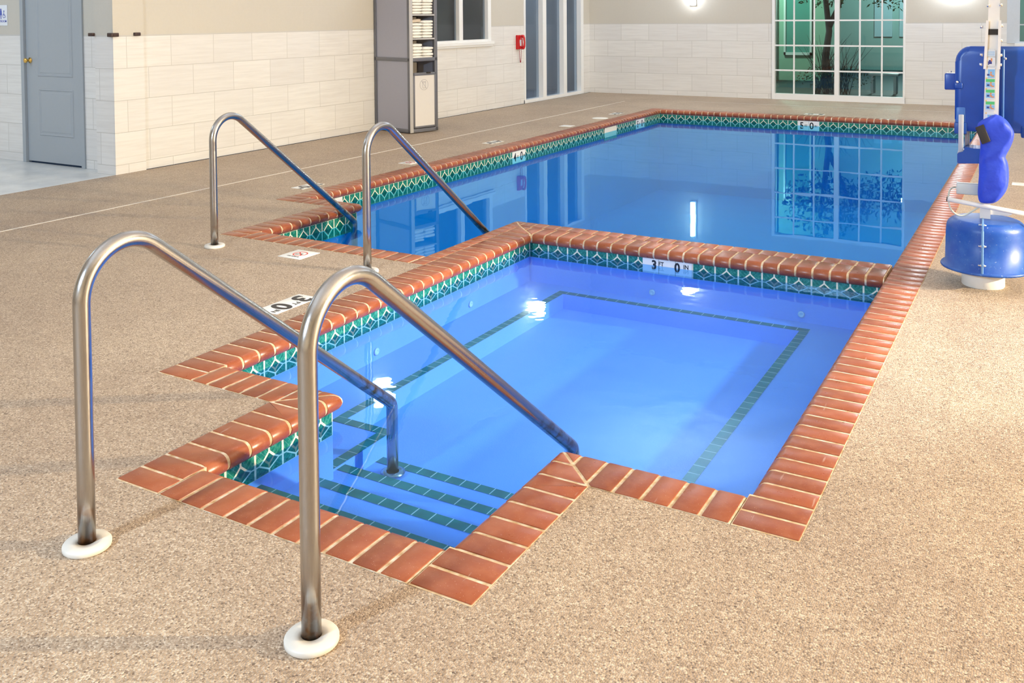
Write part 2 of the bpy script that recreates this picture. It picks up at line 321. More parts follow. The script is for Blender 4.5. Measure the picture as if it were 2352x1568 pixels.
# ------------------------------------------------------------------ coping runs
def run(bm, grout, axis, side, outer, width, s0, s1, m0=None, m1=None, nose=(None, None), pitch=.1035, nr=NR, ztop=.004):
    """axis 'x' or 'y' = direction of the run; side=+1/-1 direction of the water; bricks laid across.  m0/m1: mitre plane (point, normal kept side)"""
    gap = .0066
    def P(s, n, z): 
        q = outer+side*n
        return Vector((s, q, z)) if axis == 'x' else Vector((q, s, z))
    def prof(dn, dz, nz):
        if nz:
            pr = [(dn, -.075), (dn, ztop-dz)]
            for i in range(9):
                a = R(90-180*i/8); pr.append((width-nr+math.cos(a)*(nr-dz), ztop-nr+math.sin(a)*(nr-dz)))
            return pr
        return [(dn, -.05), (dn, ztop-dz), (width-.002-dn, ztop-dz), (width-.002-dn, -.05)]
    lay = bm.faces.layers.float.get('tint') or bm.faces.layers.float.new('tint')
    def ext(b, a0, a1, pr, mitres, tint, bev=0):
        t = bmesh.new(); n = len(pr)
        v0 = [t.verts.new(P(a0, *q)) for q in pr]; v1 = [t.verts.new(P(a1, *q)) for q in pr]
        t.faces.new(v0); t.faces.new(v1[::-1])
        for i in range(n): t.faces.new([v0[i], v1[i], v1[(i+1) % n], v0[(i+1) % n]])
        for (pt, no) in mitres:
            g = t.verts[:]+t.edges[:]+t.faces[:]
            bmesh.ops.bisect_plane(t, geom=g, plane_co=pt, plane_no=no, clear_outer=True)
            be = [e for e in t.edges if e.is_boundary]
            if be: bmesh.ops.holes_fill(t, edges=be, sides=0)
        if len(t.faces) < 4: t.free(); return
        bmesh.ops.recalc_face_normals(t, faces=t.faces[:])
        if bev:
            ed = [e for e in t.edges if len(e.link_faces) == 2 and e.calc_face_angle(0) > R(50) and max(v.co.z for v in e.verts) > -.02]
            try: bmesh.ops.bevel(t, geom=ed, offset=bev, segments=2, profile=.5, affect='EDGES')
            except Exception: pass
        L = t.faces.layers.float.new('tint')
        for k_ in t.faces:
            k_[L] = tint; k_.smooth = True
        me = bpy.data.meshes.new('t'); t.to_mesh(me); t.free(); b.from_mesh(me); bpy.data.meshes.remove(me)
    mit = [m for m in (m0, m1) if m]
    mitb = [(Vector(p)-Vector(n)*gap, n) for p, n in mit]
    n = max(1, round((s1-s0)/pitch)); L = (s1-s0)/n
    n0, n1 = nose if nose[0] is not None else (s0, s1)
    for i in range(n):
        a, b_ = s0+i*L, s0+(i+1)*L; mid = (a+b_)/2
        hn = n0 <= mid <= n1
        ext(bm, a+gap, b_-gap, prof(gap*.6, 0, hn), mitb, random.random(), .003)
    ext(grout, max(s0, n0), min(s1, n1), prof(.001, .0028, True), mit, .5)
    if n0 > s0: ext(grout, s0, n0, prof(.001, .0028, False), mit, .5)
    if n1 < s1: ext(grout, n1, s1, prof(.001, .0028, False), mit, .5)
def finish_coping(bm, gr, parent, names):
    for b, nm, mt in ((bm, names[0], BRICK), (gr, names[1], GROUT)):
        me = bpy.data.meshes.new(nm); bmesh.ops.transform(b, matrix=wm(parent).inverted(), verts=b.verts[:]); b.to_mesh(me); b.free(); me.materials.append(mt); me.set_sharp_from_angle(angle=R(28))
        o = bpy.data.objects.new(nm, me); C.objects.link(o); o.parent = parent; W[o.name] = wm(parent)
        if nm == names[1]: cop_g = o
        else: cop = o
    return cop
def poly_wall(pts, z0, z1, v0=0, v1=1, mb=None):
    """vertical strip along closed polygon, UV u=distance in tiles, v 0..1"""
    mb = mb or MB(); uvl = mb.bm.loops.layers.uv.get('UVMap') or mb.bm.loops.layers.uv.new('UVMap')
    for i in range(len(pts)):
        a = Vector(pts[i]); b = Vector(pts[(i+1) % len(pts)]); L = (b-a).length; nt = max(1, round(L/.1524)); 
        vs = [mb.bm.verts.new((a.x, a.y, z0)), mb.bm.verts.new((b.x, b.y, z0)), mb.bm.verts.new((b.x, b.y, z1)), mb.bm.verts.new((a.x, a.y, z1))]
        k_ = mb.bm.faces.new(vs)
        for l, q in zip(k_.loops, ((0, v0), (nt, v0), (nt, v1), (0, v1))): l[uvl].uv = q
    return mb
def strip(mb, a, b, wd, up=(0, 0, 1), tile=.076):
    """flat strip of small tiles from a to b (3d), width vector wd (3d)"""
    uvl = mb.bm.loops.layers.uv.get('UVMap') or mb.bm.loops.layers.uv.new('UVMap')
    a, b, wd = Vector(a), Vector(b), Vector(wd); nt = round((b-a).length/tile)
    vs = [mb.bm.verts.new(p) for p in (a, b, b+wd, a+wd)]; k_ = mb.bm.faces.new(vs)
    for l, q in zip(k_.loops, ((0, 0), (nt, 0), (nt, 1), (0, 1))): l[uvl].uv = q
WF = .034 # wall face sits back from the coping tip

# ---- hot tub
tub = thing('hot_tub', 'square hot tub with brick coping and bright blue water in the foreground', 'hot tub', ((ti['s']+ti['r'])/2, 4.5, 0))
bm, gr = bmesh.new(), bmesh.new()
# right side run belongs to the hot tub up to the ridge, then to the pool
run(bm, gr, 'y', -1, XR, CW, YN, 6.2, nose=(ti['n'], 6.2))
# near right piece: mitre at the alcove corner, butt at right
cA2 = Vector((XA2, YN, 0)); cA1 = Vector((XA1, YN, 0))
run(bm, gr, 'x', 1, YN, CW, XA2-CW, ti['r'], m0=(cA2, Vector((-1, -1, 0)).normalized()))
run(bm, gr, 'y', -1, XA2, CW, YA, YN+CW, m1=(cA2, Vector((1, 1, 0)).normalized()), nose=(ti['a'], YN+CW))
run(bm, gr, 'x', 1, YA, CW, ti['a1'], ti['a2'])
run(bm, gr, 'y', 1, XA1, CW, YA, YN+CW, m1=(cA1, Vector((-1, 1, 0)).normalized()), nose=(ti['a'], YN+CW))
run(bm, gr, 'x', 1, YN, CW, ti['s'], XA1+CW, m1=(cA1, Vector((1, -1, 0)).normalized()))
cR = Vector((XS, 6.2, 0))
run(bm, gr, 'y', 1, XS, CW, YN, 6.2, nose=(ti['n'], 6.2), m1=(cR, Vector((1, 1, 0)).normalized()))
run(bm, gr, 'x', -1, 6.2, CW, XS, ti['r'], m0=(cR, Vector((-1, -1, 0)).normalized()))
cop = finish_coping(bm, gr, tub, ('coping', 'grout'))
tubpoly = [(ti['a1']-WF, ti['a']-WF), (ti['a2']+WF, ti['a']-WF), (ti['a2']+WF, ti['n']-WF), (ti['r']+WF, ti['n']-WF), (ti['r']+WF, ti['f']+WF), (ti['s']-WF, ti['f']+WF), (ti['s']-WF, ti['n']-WF), (ti['a1']-WF, ti['n']-WF)]
mb = poly_wall(tubpoly, -.113, -.064, .66, 1); ZTB = -.170; poly_wall(tubpoly, ZTB, -.113, 0, .66, mb).build('tile_band', TILE, tub, world=True, recalc=False)
ZF = -.455; ZBN = -.35
mb = poly_wall([(x, y) for x, y in tubpoly], ZF, ZTB)
xs_, ys_ = [p[0] for p in tubpoly], [p[1] for p in tubpoly]
mb.box(min(xs_), max(xs_), min(ys_), max(ys_), ZF-.05, ZF)
# bench (U shape) and steps
BL, BR_, BF, BNE = -2.945, -1.322, 5.842, 3.51
x0, x1, y0, y1 = min(xs_), max(xs_), ti['n']-WF, max(ys_)
for (a, b, c_, d_) in ((x0, BL, BNE, BF), (BR_, x1, y0, BF), (x0, x1, BF, y1), (x0, -2.665, y0, BNE)): mb.box(a, b, c_, d_, ZF, ZBN)
mb.build('basin', PLAST, tub, world=True)
mb = MB(); sz = [-.20, -.28, -.36, -.44]; sy = [2.612, 2.886, 3.155, 3.425]; ax0, ax1 = ti['a1']-WF, ti['a2']+WF; 
prevy = ti['a']-WF
for z, y in zip(sz, sy):
    xa = ax0 if y < YN+CW-WF else -2.665
    mb.box(ax0 if prevy < y0 else xa, ax1, prevy, min(y, y0) if y > y0 > prevy else y, ZF, z)
    if y > y0 > prevy: mb.box(-2.665, ax1, y0, y, ZF, z)
    prevy = y
mb.build('steps', PLAST, tub, world=True)
mb = MB(); e = .002; tw = .055
for z, y in zip(sz, sy): strip(mb, (ax0 if y < y0 else -2.665, y-tw, z+e), (ax1, y-tw, z+e), (0, tw, 0))
z = ZBN+e
strip(mb, (BL, BNE, z), (BL, BF, z), (-tw, 0, 0)); strip(mb, (BL-tw, BF, z), (BR_+tw, BF, z), (0, tw, 0)); strip(mb, (BR_, y0, z), (BR_, BF, z), (tw, 0, 0))
strip(mb, (BL-tw, BNE, z), (-2.665, BNE, z), (0, -tw, 0)); strip(mb, (-2.665, y0, z), (-2.665, BNE-tw, z), (-tw, 0, 0))
for a, b in () and (((BL, BNE), (BL, BF)), ((BL, BF), (BR_, BF)), ((BR_, y0), (BR_, BF)), ((-2.665, y0), (-2.665, BNE))): strip(mb, (*a, ZBN-.05), (*b, ZBN-.05), (0, 0, .05))
mb.build('edge_tile', TRIM, tub, world=True)
def water_mesh(rects, ZW=ZW): 
    mb = MB()
    for (a, b, c_, d_) in rects: mb.faces([(a, c_, ZW), (b, c_, ZW), (b, d_, ZW), (a, d_, ZW)], [(0, 1, 2, 3)])
    return mb
water_mesh([(x0, x1, y0, y1), (ax0, ax1, min(ys_), y0)], ZWS).build('water', WSPA, tub, world=True, recalc=False)
# jets in the hot tub wall
for (px, py, pz) in ((-2.35, y1-.003, -.30), (-1.35, y1-.003, -.30), (x0+.003, 4.2, -.30), (x0+.003, 5.2, -.30)):
    M = Matrix.Translation((px, py, pz)) @ (Matrix.Rotation(R(90), 4, 'X') if py > 5.9 else Matrix.Rotation(R(90), 4, 'Y'))
    mb = MB(); mb.lathe([(.007, .0), (.020, .0), (.021, .006), (.009, .008), (.007, .003)], 20, M); mb.build('jet', WPL, tub, world=True)

# ---- swimming pool
pool = thing('swimming_pool', 'large rectangular swimming pool with green diamond waterline tiles behind the hot tub', 'swimming pool', (-3, 10, 0))
bm, gr = bmesh.new(), bmesh.new()
run(bm, gr, 'y', -1, XR, CW, 6.2, YF+CW, nose=(6.2, YF))
run(bm, gr, 'x', -1, YF+CW, CW, ti['p'], ti['r'])
run(bm, gr, 'y', 1, XP, CW, YJ, YF+CW, nose=(ti['j'], YF))
cQ = Vector((XQ, YJ, 0))
run(bm, gr, 'x', 1, YJ, CW, ti['p'], XQ+CW, m1=(cQ, Vector((1, -1, 0)).normalized()))
run(bm, gr, 'y', 1, XQ, CW, YPN, YJ+CW, m1=(cQ, Vector((-1, 1, 0)).normalized()), nose=(ti['pn'], YJ+CW))
run(bm, gr, 'x', 1, YPN, CW, ti['q'], RX)
SWD = XS-RX
cK = Vector((XS, 6.2, 0))
run(bm, gr, 'y', -1, XS, SWD, YPN, RY, m1=(cK, Vector(((RY-6.2), SWD, 0)).normalized()), nr=.02)
run(bm, gr, 'x', 1, 6.2, RY-6.2, RX, ti['r'], m0=(cK, -Vector(((RY-6.2), SWD, 0)).normalized()), nr=.02)
finish_coping(bm, gr, pool, ('coping', 'grout'))
w2 = .012
poolpoly = [(ti['q']-WF, ti['pn']-WF), (RX+w2, ti['pn']-WF), (RX+w2, RY-w2), (ti['r']+WF, RY-w2), (ti['r']+WF, YF+WF), (ti['p']-WF, YF+WF), (ti['p']-WF, ti['j']-WF), (ti['q']-WF, ti['j']-WF)]
poly_wall(poolpoly, ZT0, ZT1).build('tile_band', TILE, pool, world=True, recalc=False)
mb = poly_wall(poolpoly, -1.35, ZT0-.0005)
mb.box(ti['q']-.3, ti['r']+.3, ti['pn']-WF, YF+.3, -1.45, -1.35); mb.box(ti['p']-.2, ti['q']-.3, ti['j']-.2, YF+.3, -1.45, -1.35)
mb.build('basin', PLAST2, pool, world=True)
mb = MB(); py_ = ti['pn']-WF
for i, z in enumerate((-.30, -.5, -.75)): mb.box(ti['q']-WF, RX+w2, py_+.3*i, py_+.3*(i+1), -1.35, z)
mb.build('steps', PLAST2, pool, world=True)
mb = MB()
for i, z in enumerate((-.30, -.5, -.75)): strip(mb, (ti['q']-WF, py_+.3*(i+1)-.055, z+.002), (RX+w2, py_+.3*(i+1)-.055, z+.002), (0, .055, 0))
mb.build('edge_tile', TRIM, pool, world=True)
water_mesh([(ti['q']-WF, RX+w2, ti['pn']-WF, RY-w2), (ti['p']-WF, ti['q']-WF, ti['j']-WF, RY-w2), (ti['p']-WF, ti['r']+WF, RY-w2, YF+WF)]).build('water', WPOOL, pool, world=True, recalc=False)
# skimmer mouth in the left wall
xl = ti['p']-WF
mb = MB(); ys0, ys1 = 12.72, 13.18
mb.box(xl-.001, xl+.006, ys0, ys0+.015, -.26, -.072); mb.box(xl-.001, xl+.006, ys1-.015, ys1, -.26, -.072); mb.box(xl-.001, xl+.006, ys0, ys1, -.088, -.072); mb.box(xl-.001, xl+.0035, ys0, ys1, -.26, -.08)
mb.build('skimmer', plain('cream_skimmer', (.78, .74, .60), .5), pool, world=True)

# ------------------------------------------------------------------ hand rails
def rail(x, yb, label, foot=-.43):
    t = thing('handrail', label, 'handrail', (x, yb, 0), 0, 'bent steel handrails at the pool steps')
    rad = .163; ZC = .740; sl = R(-38.0); pts = [(0, 0, 0.0), (0, 0, .3), (0, 0, .60), (0, 0, ZC)]
    a = 180.0; end = 90+math.degrees(sl)
    n = 26
    for i in range(1, n+1):
        q = R(a+(end-a)*i/n); pts.append((0, rad+rad*math.cos(q), ZC+rad*math.sin(q)))
    lx, ly, lz = pts[-1]; dy, dz = math.cos(sl), math.sin(sl)
    L = (1.50-ly)/dy
    for i in range(1, 9): pts.append((0, ly+dy*L*i/8, lz+dz*L*i/8))
    ly, lz = pts[-1][1:]
    bend = .05
    # bend down to vertical
    cy_, cz_ = ly+bend*math.sin(sl), lz-bend*math.cos(sl)
    for i in range(1, 9):
        q = (math.pi/2+sl)*(1-i/8); pts.append((0, cy_+bend*math.cos(q), cz_+bend*math.sin(q)))
    ly, lz = pts[-1][1:]
    pts += [(0, ly, lz-.1), (0, ly, foot)]
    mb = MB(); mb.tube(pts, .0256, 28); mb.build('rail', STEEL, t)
    mb = MB(); mb.lathe([(.0266, 0), (.067, 0), (.070, .003), (.070, .013), (.066, .018), (.045, .019), (.0266, .019), (.0266, 0)], 48); mb.build('base_plate', ESC, t)
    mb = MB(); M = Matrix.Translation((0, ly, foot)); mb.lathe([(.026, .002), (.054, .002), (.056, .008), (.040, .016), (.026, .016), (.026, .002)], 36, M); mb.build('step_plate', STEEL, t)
    return t
rail(-2.518, 1.787, 'left steel handrail of the hot tub, nearest pair')
rail(-1.627, 1.788, 'right steel handrail of the hot tub, closest to the viewer')
rail(-5.057, 4.635, 'left steel handrail of the swimming pool steps, farther pair', foot=-.75)
rail(-3.70, 4.625, 'right steel handrail of the swimming pool steps, its foot behind the nearest rail', foot=-.75)

# ------------------------------------------------------------------ room shell
T = .18; CH = 5.1
def wall_y(name, x0_, x1_, y, opens, mat, th=T, z1=CH):
    """wall in plane y (room side at y), thickness behind (+y); opens=(xa,xb,za,zb)"""
    mb = MB(); xs = sorted({x0_, x1_, *[o[0] for o in opens], *[o[1] for o in opens]}); zs = sorted({0, 1.43, z1, *[o[2] for o in opens], *[o[3] for o in opens]})
    for i in range(len(xs)-1):
        for j in range(len(zs)-1):
            cx, cz = (xs[i]+xs[i+1])/2, (zs[j]+zs[j+1])/2
            if not any(o[0] < cx < o[1] and o[2] < cz < o[3] for o in opens): mb.box(xs[i], xs[i+1], y, y+th, zs[j], zs[j+1])
    bmesh.ops.remove_doubles(mb.bm, verts=mb.bm.verts[:], dist=1e-5)
    return struct(name, mb, mat)
def wall_x(name, y0_, y1_, x, opens, mat, th=-T, z1=CH):
    mb = MB(); xs = sorted({y0_, y1_, *[o[0] for o in opens], *[o[1] for o in opens]}); zs = sorted({0, 1.43, z1, *[o[2] for o in opens], *[o[3] for o in opens]})
    for i in range(len(xs)-1):
        for j in range(len(zs)-1):
            cx, cz = (xs[i]+xs[i+1])/2, (zs[j]+zs[j+1])/2
            if not any(o[0] < cx < o[1] and o[2] < cz < o[3] for o in opens): mb.box(min(x, x+th), max(x, x+th), xs[i], xs[i+1], zs[j], zs[j+1])
    bmesh.ops.remove_doubles(mb.bm, verts=mb.bm.verts[:], dist=1e-5)
    return struct(name, mb, mat)
BW = (-4.55, -2.22, .0, 2.30); BW2 = (-.64, 1.6, 1.08, 2.3)
LW = (11.2, 13.82, 1.16, 2.30); LD = (15.0, 17.5, .0, 2.34)
wall_y('wall_back', XW-T, XE, YB, [BW, BW2], WX)
wall_x('wall_left', 6.69, YB, XW, [LW, LD], WY)
DR = (-10.03, -8.95, 0, 2.1)
wall_y('wall_door', -12.5, -8.585, 6.45, [DR], WX)
mb = MB(); mb.box(-8.585, -8.30, 6.315, 6.69, 0, CH); struct('wall_pillar', mb, [WX]); 
mb = MB(); mb.box(-8.301, -8.296, 6.315, 6.69, 0, CH); struct('wall_pillar_side', mb, [WY])
wall_x('wall_right', YS, YB, XE, [], WY, th=T)
wall_y('wall_front', -12.5, XE, YS-T, [], WX)
wall_x('wall_hall', YS, 6.45, -12.5, [], WY)
mb = MB(); mb.box(-12.7, XE+.2, YS-.2, YB+.2, CH, CH+.1); struct('ceiling', mb, CEIL)

# back patio window
def sash(parent, x0_, x1_, z0, z1, y, nx, nz_list, fw=.035, name='muntin'):
    pass
wn = MB(); a, b, c_, d_ = BW
for q in ((a, a+.05, c_, d_), (b-.035, b, c_, d_), (a, b, c_, c_+.11), (a, b, d_-.05, d_), (-3.42, -3.34, c_, d_)): fi = wn.__dict__.setdefault('i', 0); wn.i += 1; wn.box(q[0], q[1], YB-.025+fi*.0012, YB+.09-fi*.001, q[2], q[3])
for x in (-4.15, -3.785, -2.985, -2.61): wn.box(x-.014, x+.014, YB+.01, YB+.03, .11, d_)
for z in (.545, 1.01, 1.475, 1.94): wn.box(a+.05, b-.03, YB+.012, YB+.032, z-.014, z+.014)
w1 = struct('window_1', wn, WHITE, 'tall white gridded patio window in the back wall')
mb = MB(); mb.box(a+.03, b-.03, YB+.034, YB+.042, .09, d_-.03); mb.build('pane', GLASS, w1)
wn = MB(); a, b, c_, d_ = BW2
FR = plain('grey_white_frame', (.55, .60, .66), .4)
for q in ((a, a+.19, c_, d_), (b-.1, b, c_, d_), (a, b, c_, c_+.03), (a, b, d_-.06, d_), (a, b, 1.38, 1.40)): fi = wn.__dict__.setdefault('i', 0); wn.i += 1; wn.box(q[0], q[1], YB-.012+fi*.0012, YB+.09-fi*.001, q[2], q[3])
w2_ = struct('window_2', wn, FR, 'window at the right end of the back wall')
mb = MB(); mb.box(a+.1, b-.03, YB+.034, YB+.042, c_+.01, d_-.03); mb.build('pane', GLASS, w2_)
mb = MB(); mb.box(a+.12, b, YB-.12, YB, c_-.045, c_); mb.build('window_sill', WHITE, w2_)
# left wall window beside the cabinet
wn = MB(); a, b, c_, d_ = LW
for q in ((a, a+.06, c_, d_), (b-.10, b, c_, d_), (a, b, c_, c_+.05), (a, b, d_-.05, d_), (12.825, 12.935, c_, d_)): fi = wn.__dict__.setdefault('i', 0); wn.i += 1; wn.box(XW-.08+fi*.001, XW+.022-fi*.0012, q[0], q[1], q[2], q[3])
w3 = struct('window_3', wn, WHITE, 'two pane white framed window beside the towel cabinet')
mb = MB(); mb.box(XW-.05, XW-.042, a+.03, b-.05, c_+.02, d_-.03); mb.build('pane', GLASSD, w3)
mb = MB(); mb.box(XW-.02, XW+.05, a-.05, b+.06, c_-.035, c_+.012); mb.box(XW-.02, XW+.03, a-.03, b+.04, c_-.07, c_-.035); mb.build('window_sill', WHITE, w3)
# glazed wall of three tall panes
wn = MB(); a, b, c_, d_ = LD
for q in ((a, a+.05, c_, d_), (b-.12, b, c_, d_), (a, b, c_, c_+.06), (a, b, d_-.05, d_), (15.73, 15.87, c_, d_), (16.60, 16.74, c_, d_)): fi = wn.__dict__.setdefault('i', 0); wn.i += 1; wn.box(XW-.14+fi*.001, XW+.017-fi*.0012, q[0], q[1], q[2], q[3])
w4 = struct('window_4', wn, WHITE, 'three tall dark panes in white frames near the corner')
mb = MB()
for q in ((15.05, 15.73), (15.87, 16.6), (16.74, 17.38)): mb.box(XW-.09, XW-.082, q[0], q[1], .06, d_-.05)
mb.build('pane', GLASSD, w4)
# room behind the tall panes and dark space behind the window
mb = MB(); mb.box(-11.5, XW-T, 14.3, YB+.3, -.05, -.002); mb.box(-11.6, -11.5, 14.3, YB+.3, 0, 2.6); mb.box(-11.5, XW-T, 14.2, 14.3, 0, 2.6); mb.box(-11.5, XW-T-.02, YB+.2, YB+.3, 0, 2.6); mb.box(-11.5, XW-T-.01, 14.2, YB+.3, 2.6, 2.65)
struct('wall_lobby', mb, plain('lobby_grey', (.33, .37, .42), .6))
l = bpy.data.lights.new('lobby_lamp', 'POINT'); l.energy = 30; l.color = (.70, .86, 1); l.shadow_soft_size = .2; o = bpy.data.objects.new('lobby_lamp', l); C.objects.link(o); o.location = (-10.2, 16.6, 2.3)
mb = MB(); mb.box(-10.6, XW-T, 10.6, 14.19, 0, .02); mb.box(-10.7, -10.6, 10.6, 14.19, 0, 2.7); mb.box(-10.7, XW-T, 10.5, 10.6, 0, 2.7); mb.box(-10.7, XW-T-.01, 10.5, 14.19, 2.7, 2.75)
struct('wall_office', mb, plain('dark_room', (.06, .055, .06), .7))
# door
mb = MB()
for q in ((-10.03, -9.975, 0, 2.1), (-9.005, -8.95, 0, 2.1), (-10.03, -8.95, 2.045, 2.1)): mb.box(q[0], q[1], 6.432, 6.50, q[2], q[3])
dr = struct('door_1', mb, DOOR, 'grey painted panel door at the left')
mb = MB(); mb.box(-9.972, -9.008, 6.462, 6.50, .018, 2.042)
def panel(mb, xa, xb, za, zb, y):
    # raised moulding ring and sunk centre
    for i, (o_, dep) in enumerate(((0, .0), (.014, .010), (.03, .002), (.05, .006))): pass
    ring = [(xa, za), (xb, za), (xb, zb), (xa, zb)]
    lv = [(0, y), (.012, y-.007), (.024, y+.004), (.05, y-.003)]
    rows = []
    for o_, yy in lv: rows.append([mb.bm.verts.new((xx, yy, zz)) for xx, zz in ((xa+o_, za+o_), (xb-o_, za+o_), (xb-o_, zb-o_), (xa+o_, zb-o_))])
    for i in range(3):
        for j in range(4): mb.bm.faces.new([rows[i][j], rows[i][(j+1) % 4], rows[i+1][(j+1) % 4], rows[i+1][j]])
    mb.bm.faces.new(rows[3])
panel(mb, -9.76, -9.16, .31, .83, 6.461); panel(mb, -9.77, -9.16, .965, 1.90, 6.461)
leaf = mb.build('door_leaf', DOOR, dr)
mb = MB(); mb.lathe([(.030, 0), (.032, .006), (.012, .012), (.011, .035), (.022, .042), (.028, .055), (.024, .068), (.0, .072)], 24, Matrix.Translation((-9.90, 6.4605, 1.143)) @ Matrix.Rotation(R(90), 4, 'X')); mb.build('door_knob', BRASS, dr)
for z in (1.14, .31):
    mb = MB(); mb.tube([(-9.006, 6.455, z-.05), (-9.006, 6.455, z+.05)], .009, 10); mb.build('hinge', CHR, dr)
# dark brown corner brackets at the top of the wall tiles
for (x, y, lb) in ((-8.80, 6.44, 'dark brown bracket on the pillar edge nearest the grey door'), (-8.545, 6.30, 'dark brown bracket on the pillar corner, middle of three'), (-8.29, 6.62, 'dark brown bracket where the pillar meets the left wall')):
    mb = MB()
    if x < -8.7: mb.bevbox(-8.645, -8.575, 6.28, 6.314, 1.42, 1.455, .006)
    elif x < -8.4: mb.bevbox(-8.345, -8.27, 6.28, 6.314, 1.415, 1.455, .006); mb.bevbox(-8.2955, -8.27, 6.30, 6.37, 1.415, 1.455, .006)
    else: mb.bevbox(-8.295, -8.262, 6.56, 6.63, 1.42, 1.455, .006)
    o = mb.build('corner_bracket', BROWN); tag(o, lb, 'bracket', 'dark brackets on the tile edge')
# restroom sign
sg = thing('restroom_sign', 'white restroom sign with blue figures on the wall left of the grey door', 'sign', (-10.385, 6.449, 1.53))
mb = MB(); mb.bevbox(-.105, .105, -.006, 0, 0, .235, .002); mb.build('plate', plain('white_sign', (.80, .83, .88), .4), sg)
SGM = lambda x, z: Matrix.Translation((x, -.0065, z)) @ Matrix.Rotation(R(90), 4, 'X')
mb = text_mb('RESTROOM', .036, SGM(0, .05), .0004); mb.build('lettering', INKB, sg)
mb = MB()
def disc(mb, x, z, rr, n=18): mb.prism(arc(0, 0, rr, 0, 360-360/n, n-1), 0, .0008, SGM(x, z))
for x in (-.055, -.01): disc(mb, x, .185, .011); mb.prism([(-.014, .05), (.014, .05), (.018, -.005), (.008, -.005), (.006, -.05), (-.006, -.05), (-.008, -.005), (-.018, -.005)], 0, .0008, SGM(x, .125))
disc(mb, .047, .165, .009); mb.prism([(-.004, .03), (.004, .03), (.006, .0), (.022, 0), (.032, -.03), (.026, -.032), (.018, -.008), (-.004, -.008)], 0, .0008, SGM(.045, .125))
ring = arc(0, 0, .024, 110, 340, 16)+arc(0, 0, .018, 340, 110, 16); mb.prism(ring, 0, .0008, SGM(.045, .110)); mb.build('pictogram', INKB, sg)

# ------------------------------------------------------------------ wall lamps
def sconce(x, y, z0, z1, n, label):
    t = thing('wall_lamp', label, 'lamp', (x, y, z0), 0, 'tube lamps on the back wall')
    mb = MB(); mb.bevbox(-.06, .06, -.03, 0, -.03, z1-z0+.03, .008); mb.build('wall_plate', WHITE, t)
    mb = MB(); mb.tube([(0, -.06, 0), (0, -.06, (z1-z0)/2), (0, -.06, z1-z0)], .045, 20); mb.build('tube', BULB if x < -3 else BULB2, t)
sconce(-6.085, YB, 1.80, 2.46, (0, -1), 'glowing white tube lamp on the back wall left of the window')
sconce(-1.42, YB, 1.95, 2.6, (0, -1), 'glowing white tube lamp on the back wall behind the pool lift')
GLOB = emis('globe_glow', (1, .97, .92), 22)
for (x, y, lb) in ((XW+.14, 10.55, 'round wall lamp high on the left wall above the towel cabinet'), (XW+.14, 15.13, 'round wall lamp high on the left wall above the tall panes'), (-6.12, YB-.14, 'round wall lamp high on the back wall')):
    t = thing('globe_lamp', lb, 'lamp', (x, y, 3.42), 0, 'round lamps high on the walls')
    mb = MB(); mb.lathe([(0, 0), (.10, .02), (.165, .09), (.17, .15), (.12, .24), (0, .28)], 28); mb.build('globe', GLOB, t)
    dx, dy = (-1, 0) if x < -8 else (0, 1)
    mb = MB(); mb.tube([(dx*.08, dy*.08, .14), (dx*.135, dy*.135, .14)], .08, 20); mb.build('wall_mount', CHR, t)

# ------------------------------------------------------------------ towel cabinet
cb = thing('towel_cabinet', 'tall grey towel cabinet with lavender side panels standing by the left wall', 'cabinet', (-7.564, 10.415, 0), R(-15))
CD, CWD, CHT = .79, .50, 2.15
mb = MB()
for (x, y) in ((-CD, 0), (-.05, 0), (-CD, CWD-.05), (-.05, CWD-.05)): mb.bevbox(x, x+.05, y, y+.05, 0.01, CHT, .004)
for z in (.01, .985, CHT-.05):
    for (a, b, c_, d_) in ((-CD, 0, 0, .04), (-CD, 0, CWD-.04, CWD), (-.04, 0, 0, CWD), (-CD, -CD+.04, 0, CWD)): mb.bevbox(a, b, c_, d_, z, z+.05, .003)
mb.build('frame', CABF, cb)
mb = MB(); mb.bevbox(-.004, .006, .0, .056, .01, CHT, .003); mb.build('corner_post', CABL, cb)
for (z0, z1) in ((.06, .985), (1.035, CHT-.05)):
    mb = MB(); mb.box(-CD+.05, -.05, .012, .02, z0, z1); mb.build('side_panel', CABP, cb)
mb = MB(); mb.box(-CD+.05, -.05, CWD-.02, CWD-.012, .06, CHT-.05); mb.build('side_panel', CABP, cb)
mb = MB(); mb.box(-.42, -.41, .02, CWD-.02, .06, CHT-.05); mb.build('back_panel', plain('cabinet_inside', (.30, .27, .26), .6), cb)
mb = MB(); mb.box(-CD, 0, 0, CWD, CHT-.01, CHT+.01); mb.build('top', CABF, cb)
for z in (1.015, 1.304, 1.632, 1.95):
    mb = MB(); mb.bevbox(-.41, -.002, .03, CWD-.03, z-.022, z, .002); mb.build('shelf', CABL, cb)
dm = MB()
for q in ((.06, .085, .07, .83), (CWD-.065, CWD-.04, .07, .83), (.06, CWD-.04, .07, .095), (.06, CWD-.04, .79, .83)): dm.bevbox(-.012, .008, q[0], q[1], q[2], q[3], .002)
dd = dm.build('door', CABF, cb)
mb = MB(); mb.box(-.01, .002, .08, CWD-.06, .09, .80); mb.build('door_panel', CABD, dd)
mb = MB(); mb.bevbox(.004, .020, .29, .36, .815, .835, .003); mb.build('latch', BLK, dd)
FM = lambda y, z: Matrix.Translation((.0025, y, z)) @ Matrix(((0, 0, 1, 0), (1, 0, 0, 0), (0, 1, 0, 0), (0, 0, 0, 1)))
mb = MB(); yc, zc = .25, .66
n_ = 40; ro, ri = .075, .070
